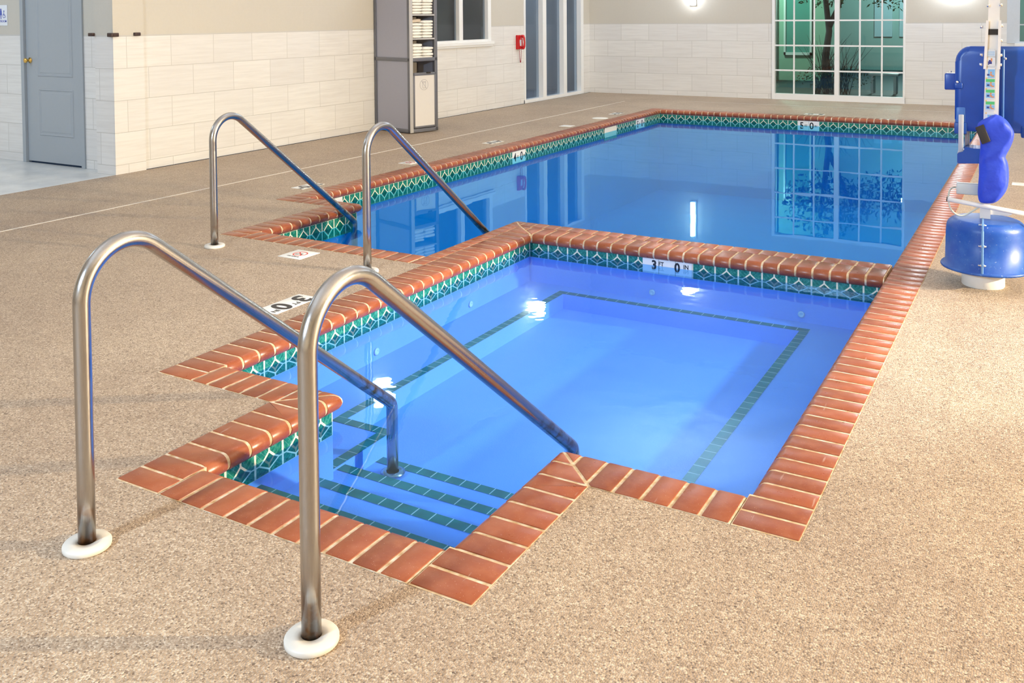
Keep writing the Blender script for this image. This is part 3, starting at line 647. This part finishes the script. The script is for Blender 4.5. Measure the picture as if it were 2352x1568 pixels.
for i in range(n_):
    a0, a1 = 2*math.pi*i/n_, 2*math.pi*(i+1)/n_
    mb.prism([(ri*math.cos(a0), ri*math.sin(a0)), (ro*math.cos(a0), ro*math.sin(a0)), (ro*math.cos(a1), ro*math.sin(a1)), (ri*math.cos(a1), ri*math.sin(a1))], 0, .0006, FM(yc, zc))
def bar(mb, p, q, wd, M):
    p, q = Vector(p), Vector(q); d = (q-p).normalized(); nn = Vector((-d.y, d.x))*wd/2
    mb.prism([p+nn, p-nn, q-nn, q+nn], 0, .0006, M)
for p, q in (((-.045, .054), (.045, -.054)), ((-.028, .045), (.028, .045)), ((-.028, .045), (-.020, -.045)), ((.028, .045), (.020, -.045)), ((-.020, -.045), (.020, -.045)), ((-.032, .032), (.032, .032))): bar(mb, p, q, .005, FM(yc, zc))
mb.build('symbol', plain('grey_print', (.35, .33, .34), .5), dd)
# folded towels
def towel_mesh(seed, w_=.185, h=.046, d=.30):
    rnd = random.Random(seed); mb = MB(); ny, ns = 7, 26; rings = []
    for j in range(ny+1):
        y = -w_/2+w_*j/ny; edge = 1-.22*abs(2*j/ny-1)**6; ring = []
        for i in range(ns):
            a = 2*math.pi*i/ns; cx, cz = math.cos(a), math.sin(a)
            # superellipse with a fold groove at the front
            x = d/2*math.copysign(abs(cx)**.32, cx); z = h/2*math.copysign(abs(cz)**.55, cz)*edge
            if cx > .6 and abs(cz) < .25: x -= .012*(1-abs(cz)/.25)
            x += rnd.uniform(-.003, .003); z += rnd.uniform(-.0015, .0015)
            ring.append((x, y*(1+.02*math.sin(j*3+seed)), z+h/2))
        rings.append(ring)
    vs = [p for q in rings for p in q]
    mb.faces(vs, [(j*ns+i, j*ns+(i+1) % ns, (j+1)*ns+(i+1) % ns, (j+1)*ns+i) for j in range(ny) for i in range(ns)]+[tuple(range(ns-1, -1, -1)), tuple(ny*ns+i for i in range(ns))], smooth=True)
    return mb
cbM = wm(cb); ords = ['bottom', 'second from the bottom', 'third from the bottom', 'fourth from the bottom', 'fifth from the bottom', 'sixth from the bottom', 'seventh from the bottom']
for (zs, nm, cols) in ((1.016, 'lowest towel shelf', (5, 4)), (1.305, 'middle towel shelf', (5, 6)), (1.633, 'upper towel shelf', (6, 5))):
    for ci, n in enumerate(cols):
        zz = zs; h = .041 if nm != 'lowest towel shelf' or ci else .044
        for i in range(n):
            hh = h*random.uniform(.94, 1.06); mb = towel_mesh(random.randint(0, 9999), .172, hh*.985)
            yy = .152 if ci == 0 else .342; lp = cbM @ Vector((-.16+random.uniform(-.006, .008), yy+random.uniform(-.004, .004), zz))
            o = mb.build('folded_towel', TOWEL); o.location = lp; o.rotation_euler = (0, 0, R(-15)+random.uniform(-.03, .03))
            pos_ = 'topmost' if i == n-1 else ords[i]
            tag(o, f"white folded towel, {pos_} of the {'left' if ci == 0 else 'right'} stack on the {nm}", 'towel', 'folded towels in the grey cabinet'); zz += hh*.985
mb = towel_mesh(5, .17, .05, .24); o = mb.build('folded_towel', TOWB); o.location = cbM @ Vector((-.16, .155, 1.305+.041*5+.006)); o.rotation_euler = (R(5), 0, R(-12))
tag(o, 'beige crumpled towel lying on top of the left stack, middle shelf', 'towel')

# ------------------------------------------------------------------ red wall telephone
ph = thing('wall_telephone', 'red wall telephone with a hanging cord beside the tall panes', 'telephone', (XW, 14.78, 1.0))
mb = MB(); mb.prism([(0, 0), (.055, 0), (.075, .04), (.06, .19), (.045, .255), (0, .255)], -.075, .075, Matrix(((1, 0, 0, 0), (0, 0, 1, 0), (0, 1, 0, 0), (0, 0, 0, 1)))); bmesh.ops.bevel(mb.bm, geom=mb.bm.edges[:], offset=.005, segments=2, affect='EDGES'); mb.build('body', RED, ph)
mb = MB(); mb.tube([(.075, .03, .02), (.10, .03, .022), (.118, .03, .05), (.125, .03, .125), (.115, .03, .2), (.095, .03, .235), (.07, .03, .235)], [.026, .028, .02, .016, .02, .028, .026], 14); mb.build('handset', RED, ph)
mb = MB(); mb.box(.066, .078, -.05, -.005, .06, .17); mb.build('keypad', plain('silver_keys', (.6, .6, .66), .3), ph)
mb = MB(); pts = []
for i in range(120):
    t_ = i/119; y = -.03+.07*t_; z = -.24+.24*abs(2*t_-1)**2.6; pts.append((.05+.005*math.cos(i*1.6), y+.005*math.sin(i*1.6)*.6, z+.004))
mb.tube(pts, .0042, 6); mb.build('cord', plain('dark_red_cord', (.32, .02, .04), .4), ph)

# ------------------------------------------------------------------ markers
def wall_marker(label, o, xdir, size, big, small, parts):
    """o: lower left corner of the plaque, xdir: horizontal reading direction"""
    X = Vector(xdir); Z = Vector((0, 0, 1)); Nn = X.cross(Z)
    M = Matrix((X, Z, Nn)).transposed().to_4x4(); M.translation = Vector(o)
    t = thing('depth_marker', label, 'depth marker', o, 0, None)
    mb = MB(); n_t = round(size[0]/size[1])
    for i in range(n_t): mb.box(i*size[0]/n_t+.0015, (i+1)*size[0]/n_t-.0015, 0, size[1], 0, .004, M=M)
    mb.build('plaque', MARK, t, world=True)
    let = MB()
    for (tx, cx, cy, sz, off) in parts:
        q = text_mb(tx, sz, M @ Matrix.Translation((cx, cy, .0046)) @ Matrix.Diagonal((.92, 1, 1, 1)), off); let.join(q.bm)
    let.build('lettering', INK, t, world=True); return t
def dparts(d1, s=.1524, d2='0', k=1.0): return [(d1, s*.38, s*.5, s*.92*k, .0025), ('FT', s*.80, s*.5, s*.30, .0006), (d2, s*1.36, s*.5, s*.92*k, .0025), ('IN', s*1.78, s*.5, s*.30, .0006)]
S6 = .1524
wall_marker('white 3 FT 0 IN depth marker on the far hot tub wall', (-2.42, y1-.001, ZTB+.002), (1, 0, 0), (2*S6+.05, .104), 0, 0, [('3', .085, .058, .082, .003), ('FT', .135, .070, .040, .0008), ('0', .25, .058, .082, .003), ('IN', .312, .070, .040, .0008)])
wall_marker('5 FT 0 IN depth marker on the far pool wall', (-3.42, YF+WF-.001, ZT0+.001), (1, 0, 0), (2*S6+.02, S6), 0, 0, dparts('5'))
wall_marker('5 FT 0 IN depth marker on the left pool wall at the far corner', (xl+.001, 13.95, ZT0+.001), (0, 1, 0), (.36, S6), 0, 0, [(a_, b_*1.2, c__, d__, e_) for a_, b_, c__, d__, e_ in dparts('5')])
wall_marker('4 FT 0 IN depth marker halfway along the left pool wall', (xl+.001, 9.98, ZT0+.001), (0, 1, 0), (.33, S6), 0, 0, [(a_, b_*1.1, c__, d__, e_) for a_, b_, c__, d__, e_ in dparts('4')])
wall_marker('3 FT 0 IN depth marker on the pool wall behind the far handrail', (xl+.001, 6.46, ZT0+.001), (0, 1, 0), (.33, S6), 0, 0, [(a_, b_*1.1, c__, d__, e_) for a_, b_, c__, d__, e_ in dparts('3')])
def deck_marker(label, cx, cy, rot, kind, lx=.305, ly=.1524):
    t = thing('deck_marker', label, 'deck marker', (cx, cy, 0), rot)
    mb = MB(); mb.bevbox(-lx/2, lx/2, -ly/2, ly/2, -.004, .0025, .0012); mb.build('plaque', MARK, t)
    if kind == 'nodive':
        mb = MB(); n_ = 44; ro, ri = .052, .043
        for i in range(n_):
            a0, a1 = 2*math.pi*i/n_, 2*math.pi*(i+1)/n_
            mb.prism([(ri*math.cos(a0), ri*math.sin(a0)), (ro*math.cos(a0), ro*math.sin(a0)), (ro*math.cos(a1), ro*math.sin(a1)), (ri*math.cos(a1), ri*math.sin(a1))], .0026, .0032, Matrix.Translation((0, .014, 0)))
        M = Matrix.Translation((0, .014, .0026))
        bar(mb, (-.034, .034), (.034, -.034), .009, M); mb.build('prohibition_ring', REDINK, t)
        mb = MB(); M = Matrix.Translation((0, .014, .0024))
        for p, q, w_ in (((-.03, -.012), (.008, .004), .009), ((.008, .004), (.024, -.014), .006), ((-.03, -.02), (-.006, -.004), .006)): bar(mb, p, q, w_, M)
        mb.prism(arc(.016, .004, .007, 0, 340, 12), 0, .0006, M)
        for i in range(5): bar(mb, (-.03+i*.012, -.027), (-.024+i*.012, -.023), .003, M)
        q = text_mb('NO DIVING', .019, Matrix.Translation((0, -.058, .0031)), .0003); mb.join(q.bm); mb.build('lettering', INK, t)
    elif kind == 'blank': pass
    else:
        mb = MB()
        for (tx, x_, y_, sz, of) in ((kind, -.102, 0, .172, .0062), ('FT', -.026, .034, .048, .0009), ('0', .058, 0, .172, .0062), ('IN', .134, .034, .048, .0009)):
            q = text_mb(tx, sz, Matrix.Translation((x_, y_, .0031)), of); mb.join(q.bm)
        mb.build('lettering', INK, t)
    return t
deck_marker('white 3 FT 0 IN marker in the deck left of the hot tub', -3.68, 3.895, R(-90), '3', .34, .15)
deck_marker('white no diving tile with red ring on the deck by the pool steps', -4.385, 4.752, 0, 'nodive', .195, .20)
deck_marker('faint 3 FT 0 IN deck marker beside the near left pool corner', -6.10, 6.75, R(-90), '3')
deck_marker('white no diving tile on the deck beside the left pool edge', -6.08, 8.35, 0, 'nodive', .18, .18)
deck_marker('faint 4 FT 0 IN marker in the deck left of the pool', -6.12, 10.2, R(-90), '4')
deck_marker('pale deck tile left of the pool beyond the middle marker', -6.07, 12.2, 0, 'blank', .18, .18)
deck_marker('faint 5 FT 0 IN deck marker near the far left pool corner', -6.12, 14.1, R(-90), '5')
deck_marker('faint 5 FT 0 IN deck marker behind the far pool edge', -3.25, 15.35, R(180), '5')
deck_marker('white blank deck tile beside the pool lift', -.33, 7.55, 0, 'blank', .16, .16)
deck_marker('small white deck tile at the right edge behind the pool lift', -.22, 9.9, 0, 'blank', .16, .16)
mb = MB(); mb.lathe([(0, -.004), (.125, -.004), (.125, .002), (.118, .004), (0, .004)], 40, Matrix.Translation((-6.07, 13.35, 0))); o = mb.build('skimmer_lid', plain('cream_lid', (.76, .74, .68), .5)); tag(o, 'round cream skimmer lid in the deck left of the pool', 'lid')

# ------------------------------------------------------------------ pool lift
lf = thing('pool_lift', 'blue and white pool lift with a chair and a fabric battery cover beside the pool', 'pool lift', (-.33, 6.13, 0), R(3.08))
S_ = 391.0
def LX(px): return (px-2258)/S_
def LZ(py): return 1.672-py/S_
mb = MB(); mb.lathe([(.128, 0), (.13, .004), (.128, .12), (.12, .125), (0, .125)], 48); mb.build('pedestal', WPL, lf)
mb = MB(); prof = [(.10, .105), (.268, .105), (.272, .112), (.268, .120), (.243, .124), (.240, .30), (.237, .335)]+[(.18+.057*math.cos(R(a)), .335+.055*math.sin(R(a))) for a in range(10, 91, 10)]+[(.06, .395), (.0, .396)]
mb.lathe(prof, 64, Matrix.Translation((.012, 0, 0))); drum = mb.build('drum_cover', BLUES, lf)
mb = MB(); mb.bevbox(-.012, .0, -.268, .268, .118, .398, .003); mb.bevbox(-.014, .002, -.262, -.235, .118, .36, .003); mb.build('seam_flange', plain('pale_blue_flange', (.12, .26, .52), .45), drum)
for z in (.165, .275, .385):
    mb = MB(); yy = -.255 if z < .38 else -.2; mb.tube([(-.03, yy, z), (.016, yy, z)], .005, 8); mb.tube([(-.016, yy, z), (-.009, yy, z)], .009, 6); mb.tube([(.002, yy, z), (.008, yy, z)], .009, 6); mb.build('bolt', CHR, drum)
# mast: box section leaning slightly
def boxpath(mb, pts, wx, wy):
    rows = []
    for (x, y, z), a, b in zip(pts, wx, wy): rows.append([mb.bm.verts.new((x-a/2, y-b/2, z)), mb.bm.verts.new((x+a/2, y-b/2, z)), mb.bm.verts.new((x+a/2, y+b/2, z)), mb.bm.verts.new((x-a/2, y+b/2, z))])
    for i in range(len(rows)-1):
        for j in range(4): mb.bm.faces.new([rows[i][j], rows[i][(j+1) % 4], rows[i+1][(j+1) % 4], rows[i+1][j]])
    mb.bm.faces.new(rows[0][::-1]); mb.bm.faces.new(rows[-1])
mb = MB(); boxpath(mb, [(.008, 0, .36), (.008, 0, .52), (.036, 0, .95), (.042, 0, 1.30)], [.062, .062, .088, .084], [.062]*4); mast = mb.build('mast', WPL, lf)
mb = MB(); boxpath(mb, [(.042, 0, 1.20), (.044, 0, 1.40), (.050, 0, 1.70), (.052, .0, 1.76)], [.066, .070, .066, .066], [.05]*4); mb.build('upper_arm', WPL, lf)
for s_, x in ((-1, -.002), (1, .078)):
    mb = MB(); boxpath(mb, [(x, -.012, 1.27), (x+.012*(s_ < 0)+.004*(s_ > 0), -.012, 1.55)], [.018, .016], [.085, .08]); mb.build('side_plate', WPL, mast)
mb = MB(); mb.box(.010, .076, -.0335, -.025, LZ(80), LZ(67)); mb.build('pivot_block', BLK, mast)
for (px, py) in ((2249, 62), (2249, 126), (2248, 148), (2294, 60), (2293, 93), (2293, 126), (2292, 148), (2264, 14), (2292, 13)):
    mb = MB(); x = LX(px); mb.tube([(x-.009, -.03, LZ(py)), (x+.009, -.03, LZ(py))], .0085, 8); mb.build('bolt', CHR, mast)
# instruction stickers
stk = MB(); stk.box(0, .052, -.001, 0, 0, .40, M=Matrix.Translation((.0005, -.0318, .985)) @ Matrix.Shear('XZ', 4, (0, 0)))
so_ = stk.build('sticker', plain('sticker_white', (.72, .76, .80), .3), mast)
GRN = plain('sticker_green', (.08, .50, .18), .4); LBL = plain('sticker_blue', (.22, .48, .80), .4); SKN = plain('sticker_figure', (.65, .28, .12), .4); NAV = plain('sticker_navy', (.03, .04, .25), .4); ORG = plain('sticker_orange', (.9, .5, .08), .4)
def spatch(xa, xb, za, zb, mt, y=-.0332):
    mb = MB(); mb.box(xa, xb, y-.0006, y, za, zb); return mt, mb
pats = {}; PMATS = [GRN, LBL, SKN, NAV, ORG]; PANELS = [(115, 129), (131, 150), (155, 177), (179, 200), (203, 224), (230, 250), (258, 273)]
for i, (py, top) in enumerate(((238, 0), (250, 0), (202, 1), (226, 1), (176, 0), (140, 2), (160, 0))): pass
def addp(mt, xa, xb, pya, pyb, lay=0):
    key = min(range(len(PANELS)), key=lambda i: abs((PANELS[i][0]+PANELS[i][1])/2-(pya+pyb)/2)); mb = pats.setdefault(key, MB())
    mb.box(xa, xb, -.0334-lay*.0005, -.0329, LZ(pyb), LZ(pya), mat=PMATS.index(mt)+1)
for (pt, pb, green) in ((156, 177, 0), (180, 200, 1), (204, 224, 1), (231, 250, 1), (259, 273, 0)):
    if green: addp(GRN, .004, .050, pt, pt+7); addp(LBL, .004, .050, pt+8, pb-1)
    else: addp(LBL, .014, .050, pt+2, pb)
    m_ = (pt+pb)/2+3
    addp(SKN, .026, .034, m_-6, m_-2, 1); addp(SKN, .024, .036, m_-1, m_+3, 1); addp(SKN, .032, .046, m_+2, m_+5, 1); addp(NAV, .010, .022, m_-1, m_+3, 1); addp(ORG, .003, .009, pt-3, pt, 1)
for i in range(5): addp(LBL, .004, .048, 117+i*2.4, 118+i*2.4)
addp(NAV, .018, .034, 137, 146); addp(SKN, .028, .036, 133, 140, 1); addp(NAV, .014, .020, 140, 148, 1); addp(ORG, .004, .010, 131, 134, 1)
for key, mb in pats.items():
    mb.box(.002, .052, -.0331, -.0320, LZ(PANELS[key][1]+.5), LZ(PANELS[key][0]-.5)); mb.build('instruction_panel', [so_.data.materials[0]]+PMATS, so_)
# push bar, tab, control box, cable
mb = MB(); mb.tube([(LX(2172), -.045, .497), (0, -.045, .470), (LX(2420), -.045, .425)], .0135, 16); bar_ = mb.build('push_bar', WPL, lf)
mb = MB(); mb.tube([(LX(2172)-.004, -.045, .4975), (LX(2172)+.002, -.045, .4968)], .0145, 16); mb.build('end_cap', BLK, bar_)
mb = MB(); pts = [(.03, .420), (.145, .420)]+arc(.150, .440, .016, -90, 60, 6)+[(.145, .456), (.03, .462)]
mb.prism(pts, -.02, -.012, Matrix(((1, 0, 0, 0), (0, 0, 1, 0), (0, 1, 0, 0), (0, 0, 0, 1)))); mb.build('bracket_tab', WPL, lf)
mb = MB(); mb.bevbox(-.166, -.02, .02, .08, .520, .585, .006); mb.build('control_box', GRYB, lf)
mb = MB(); cab = [(-.166, .05, .555), (-.185, .04, .556), (-.205, .0, .545), (-.212, -.03, .50), (-.20, -.06, .45), (-.165, -.07, .415), (-.12, -.06, .41), (-.07, -.05, .435), (-.02, -.035, .468)]
def smooth(pts, n=6):
    out = []
    for i in range(len(pts)-1):
        p0, p1, p2, p3 = [Vector(pts[max(0, min(len(pts)-1, i+k))]) for k in (-1, 0, 1, 2)]
        for j in range(n):
            t = j/n; out.append(.5*((2*p1)+(p2-p0)*t+(2*p0-5*p1+4*p2-p3)*t*t+(3*p1-p0-3*p2+p3)*t**3))
    return out+[Vector(pts[-1])]
mb.tube(smooth(cab), .0055, 8); mb.build('cable', plain('pale_cable', (.55, .60, .55), .5), lf)
# fabric battery cover: lofted bag
secs = [(262, 2284, 2298), (267, 2272, 2306), (275, 2256, 2314), (285, 2240, 2321), (300, 2243, 2327), (318, 2247, 2323), (338, 2248, 2314), (354, 2247, 2304), (362, 2247, 2309), (372, 2246, 2313), (400, 2245, 2314), (425, 2244, 2312), (440, 2244, 2303), (455, 2245, 2292), (463, 2248, 2276)]
mb = MB(); ns = 40; rows = []
rr = random.Random(3)
for k_, (py, xa, xb) in enumerate(secs):
    cx = (LX(xa)+LX(xb))/2; hx = (LX(xb)-LX(xa))/2; hy = min(.085, hx*1.0+.015); row = []
    for i in range(ns):
        a = 2*math.pi*i/ns; wob = 1+.035*math.sin(3*a+k_*.8)+.02*math.sin(7*a-k_*1.3)
        c_, s_ = math.cos(a), math.sin(a)
        row.append(mb.bm.verts.new((cx+hx*math.copysign(abs(c_)**.55, c_)*(1+.035*math.sin(5*a+k_*1.4)), -.03+hy*math.copysign(abs(s_)**.7, s_)*wob*(1+.10*math.sin(2.2*a*2+k_*1.9)), LZ(py)+.010*(c_ if py < 300 else 0)*-1)))
    rows.append(row)
for i in range(len(rows)-1):
    for j in range(ns):
        k_ = mb.bm.faces.new([rows[i][j], rows[i][(j+1) % ns], rows[i+1][(j+1) % ns], rows[i+1][j]]); k_.smooth = True
mb.bm.faces.new(rows[0]); mb.bm.faces.new(rows[-1][::-1])
cov = mb.build('battery_cover', FAB, lf)
sub = cov.modifiers.new('sub', 'SUBSURF'); sub.levels = 1; sub.render_levels = 2
mb = MB(); M = Matrix.Translation((LX(2254), -.118, LZ(303))) @ Matrix.Rotation(R(-24), 4, 'Y') @ Matrix.Rotation(R(-10), 4, 'X'); mb.bevbox(-.027, .027, -.004, .004, -.052, .052, .0035, M=M); mb.build('hook_patch', BLK, cov)
# chair shell (seen from behind), at local y .2 - .5
SY = .22; K = (6.14+SY*.886)/6.14
def CX(px): return (px-2258)/S_*K
def CZ(py): return 1.596-(1.596-LZ(py))*K
def shell_pts():
    L_, R_ = CX(2188), CX(2412); T_, B_ = CZ(107), CZ(302)
    rad = .095; rb = .12
    p = arc(L_+rad, T_-rad, rad, 180, 90, 8)+arc(R_-rad, T_-rad, rad, 90, 0, 8)+arc(R_-rb*.6, B_+rb*.6, rb*.6, 0, -90, 6)+arc(L_+rb*.6, B_+rb*.6, rb*.6, -90, -180, 6)
    return p
XZ = Matrix(((1, 0, 0, 0), (0, 0, 1, 0), (0, 1, 0, 0), (0, 0, 0, 1)))
mb = MB(); mb.prism(shell_pts(), SY, SY+.10, XZ)
ed = [e for e in mb.bm.edges if all(abs(v.co.y-SY) < 1e-5 for v in e.verts)]
bmesh.ops.bevel(mb.bm, geom=ed, offset=.035, segments=5, profile=.5, affect='EDGES')
for k_ in mb.bm.faces: k_.smooth = True
ch = mb.build('chair_back', BLUE, lf)
mb = MB(); mb.bevbox(CX(2299)-.008, CX(2299)+.008, SY-.012, SY+.02, CZ(300), CZ(112), .006)
mb.bevbox(CX(2190), CX(2214), SY-.004, SY+.03, CZ(286), CZ(246), .012, 3); mb.build('back_rib', plain('worn_blue_rib', (.05, .17, .52), .35), ch)
mb = MB(); mb.bevbox(CX(2163), CX(2192), SY+.01, SY+.09, CZ(208), CZ(170), .008, 3); mb.bevbox(CX(2186), CX(2206), SY-.012, SY+.03, CZ(205), CZ(190), .008, 3); armb = mb.build('arm_bracket', BLUE, ch)
for (px, py) in ((2176, 168), (2193, 189), (2304, 134)):
    mb = MB(); y_ = SY+.03 if px == 2176 else SY-.016
    mb.lathe([(.009, 0), (.010, .004), (.006, .010), (0, .011)], 10, Matrix.Translation((CX(px), y_, CZ(py))) @ (Matrix.Identity(4) if px == 2176 else Matrix.Rotation(R(90), 4, 'X'))); mb.build('bolt', CHR, ch)
mb = MB(); SOCK = plain('deep_blue_socket', (.008, .07, .34), .35); mb.bevbox(CX(2187), CX(2217), SY-.01, SY+.12, CZ(309), CZ(282), .008, 3); mb.build('leg_socket', SOCK, ch); mb = MB(); mb.bevbox(CX(2341), CX(2380), SY-.01, SY+.12, CZ(312), CZ(286), .008, 3); mb.build('leg_socket', SOCK, ch)
mb = MB(); mb.bevbox(CX(2197), CX(2209), SY-.02, SY+.012, CZ(356), CZ(264), .003); leg = mb.build('leg_rest_bar', plain('grey_bar', (.50, .52, .56), .35), ch)
mb = MB(); mb.bevbox(CX(2197)-.001, CX(2209)+.001, SY-.022, SY+.014, CZ(268), CZ(258), .003); mb.build('end_cap', BLK, leg)
mb = MB(); mb.tube([(CX(2214), SY+.1, CZ(306)), (CX(2214), SY+.1, CZ(344))], .008, 10); mb.tube([(CX(2220), SY+.13, CZ(306)), (CX(2220), SY+.13, CZ(344))], .008, 10); mb.build('leg_tube', CABD, ch)
# seat on the far side and footrest
mb = MB(); mb.bevbox(CX(2225), CX(2375), SY+.06, SY+.45, CZ(300), CZ(288), .015, 3); mb.build('seat', BLUE, ch)
mb = MB(); fp = [(CX(2195), CZ(377)), (CX(2195), CZ(352)), (CX(2210), CZ(350)), (CX(2212), CZ(338)), (CX(2235), CZ(340)), (CX(2296), CZ(340)), (CX(2300), CZ(374)), (CX(2250), CZ(374))]
mb.prism(fp, SY-.03, SY+.16, XZ); bmesh.ops.bevel(mb.bm, geom=mb.bm.edges[:], offset=.005, segments=2, affect='EDGES'); mb.build('footrest', plain('deep_blue_footrest', (.008, .075, .38), .3), ch)

# narrow the lift to its true width (it stands well off the optical axis)
for q in [o for o in bpy.data.objects if o.type == 'MESH' and (o.parent == lf or (o.parent and o.parent.parent == lf))]:
    q.data.transform(Matrix.Diagonal((.886, .886, 1, 1)))
# ------------------------------------------------------------------ outside the back window
mb = MB(); mb.box(-16, 8, YB+T+.001, 34, -.16, -.10); struct('patio_ground', mb, plain('wet_ground', (.014, .018, .02), .6, var=.5, scale=2.5))
GW = plain('green_lit_siding', (.30, .50, .39), .7, var=.06, scale=3)
bld = thing('neighbour_wing', 'green lit building wing outside the patio window', 'building', (-7, 24.5, -.1))
mb = MB(); mb.box(-14, -4.9, 24.5, 26, -.1, 5); mb.build('wall', GW, bld, world=True)
mb = MB(); mb.tube([(-6.15, 24.42, .0), (-6.15, 24.42, 5)], .05, 12); mb.build('downspout', WHITE, bld, world=True)
mb = MB()
for q in ((-5.95, -5.90, .55, 3), (-5.30, -5.25, .55, 3), (-5.95, -5.25, .55, .62)): mb.box(q[0], q[1], 24.44, 24.5, q[2], q[3])
mb.build('window_frame', WHITE, bld, world=True)
mb = MB(); mb.box(-5.9, -5.3, 24.48, 24.499, .6, 3); mb.build('window_pane', plain('dark_pane', (.10, .34, .30), .1), bld, world=True)
bl2 = thing('far_wing', 'pale teal building wing farther back outside the patio window', 'building', (-2, 30, -.1))
mb = MB(); mb.box(-5.6, 3, 30, 31, -.1, 5.5); mb.build('wall', plain('teal_lit_siding', (.28, .44, .41), .7, var=.1, scale=1.5), bl2, world=True)
mb = MB(); mb.box(-4.6, -4.1, 29.95, 30, .9, 2.0); mb.box(-3.9, -3.5, 29.95, 30, .9, 2.0); mb.build('window_pane', plain('pale_pane', (.40, .55, .60), .3), bl2, world=True)
for nm, lo, en, co in (('patio_lamp', (-6.5, 22.6, 3.2), 420, (.62, 1, .80)), ('path_lamp', (-3.2, 27.5, 3.2), 520, (.62, .95, .92))):
    l = bpy.data.lights.new(nm, 'POINT'); l.energy = en; l.color = co; l.shadow_soft_size = .3; o = bpy.data.objects.new(nm, l); C.objects.link(o); o.location = lo
LEAF = plain('leaves', (.04, .15, .06), .6, var=.5, scale=8); BARK = plain('bark', (.05, .045, .06), .9, var=.4, scale=14)
def foliage(mb, c, rad, n, sz, rnd):
    for i in range(n):
        d = Vector((rnd.gauss(0, 1), rnd.gauss(0, 1), rnd.gauss(0, 1))).normalized()*rnd.random()**.4; p = Vector(c)+Vector((d.x*rad[0], d.y*rad[1], d.z*rad[2]))
        a = Vector((rnd.gauss(0, 1), rnd.gauss(0, 1), rnd.gauss(0, 1))).normalized()*sz*rnd.uniform(.6, 1.2); b = a.cross(Vector((rnd.random(), rnd.random(), rnd.random()))).normalized()*sz*.5
        mb.faces([p-a, p-b*.8, p+a, p+b*.8], [(0, 1, 2, 3)])
rnd = random.Random(11)
tr = thing('patio_tree', 'dark trunked leafy tree outside the patio window', 'tree', (-4.35, 22.4, -.1))
mb = MB(); mb.tube([(-4.45, 22.4, -.1), (-4.5, 22.4, .6), (-4.42, 22.4, 1.2), (-4.5, 22.4, 1.9), (-4.6, 22.4, 2.8)], [.12, .085, .07, .06, .04], 12); mb.tube([(-4.42, 22.4, 1.3), (-4.2, 22.4, 1.8), (-3.9, 22.4, 2.5)], [.07, .05, .03], 8); mb.build('trunk', BARK, tr, world=True)
mb = MB(); foliage(mb, (-4.5, 22.4, 2.5), (1.0, .7, .8), 1100, .07, rnd); foliage(mb, (-3.1, 22.8, 2.25), (.9, .5, .6), 700, .06, rnd); mb.build('foliage', LEAF, tr, world=True)
sh = thing('bare_shrub', 'bare branched shrub low outside the patio window', 'shrub', (-4.1, 20.6, -.1))
mb = MB()
for i in range(60):
    a = rnd.uniform(0, 6.28); L = rnd.uniform(.5, 1.3); t = rnd.uniform(.1, .75); base = Vector((-4.0+rnd.uniform(-.35, .35), 20.7+rnd.uniform(-.25, .25), -.1))
    p1 = base+Vector((math.cos(a)*t*L*.5, math.sin(a)*t*L*.3, L*.6)); p2 = p1+Vector((math.cos(a)*t*L*.6, math.sin(a)*t*L*.3, L*.4)); mb.tube([base, p1, p2], [.008, .005, .002], 4, cap=False)
mb.build('branches', BARK, sh, world=True)
mb = MB(); foliage(mb, (-4.0, 20.8, .25), (.85, .35, .28), 420, .035, rnd); mb.build('foliage', plain('brown_leaves', (.12, .09, .04), .7, var=.6, scale=20), sh, world=True)
bn = thing('patio_bench', 'pale patio bench outside the lower right of the patio window', 'bench', (-2.9, 21.2, -.1))
mb = MB(); mb.bevbox(-3.35, -2.75, 21.0, 21.4, .28, .33, .01); mb.build('seat', GRYB, bn, world=True)
for x in (-3.3, -2.85):
    mb = MB(); mb.box(x, x+.05, 21.05, 21.35, -.1, .28); mb.build('leg', GRYB, bn, world=True)
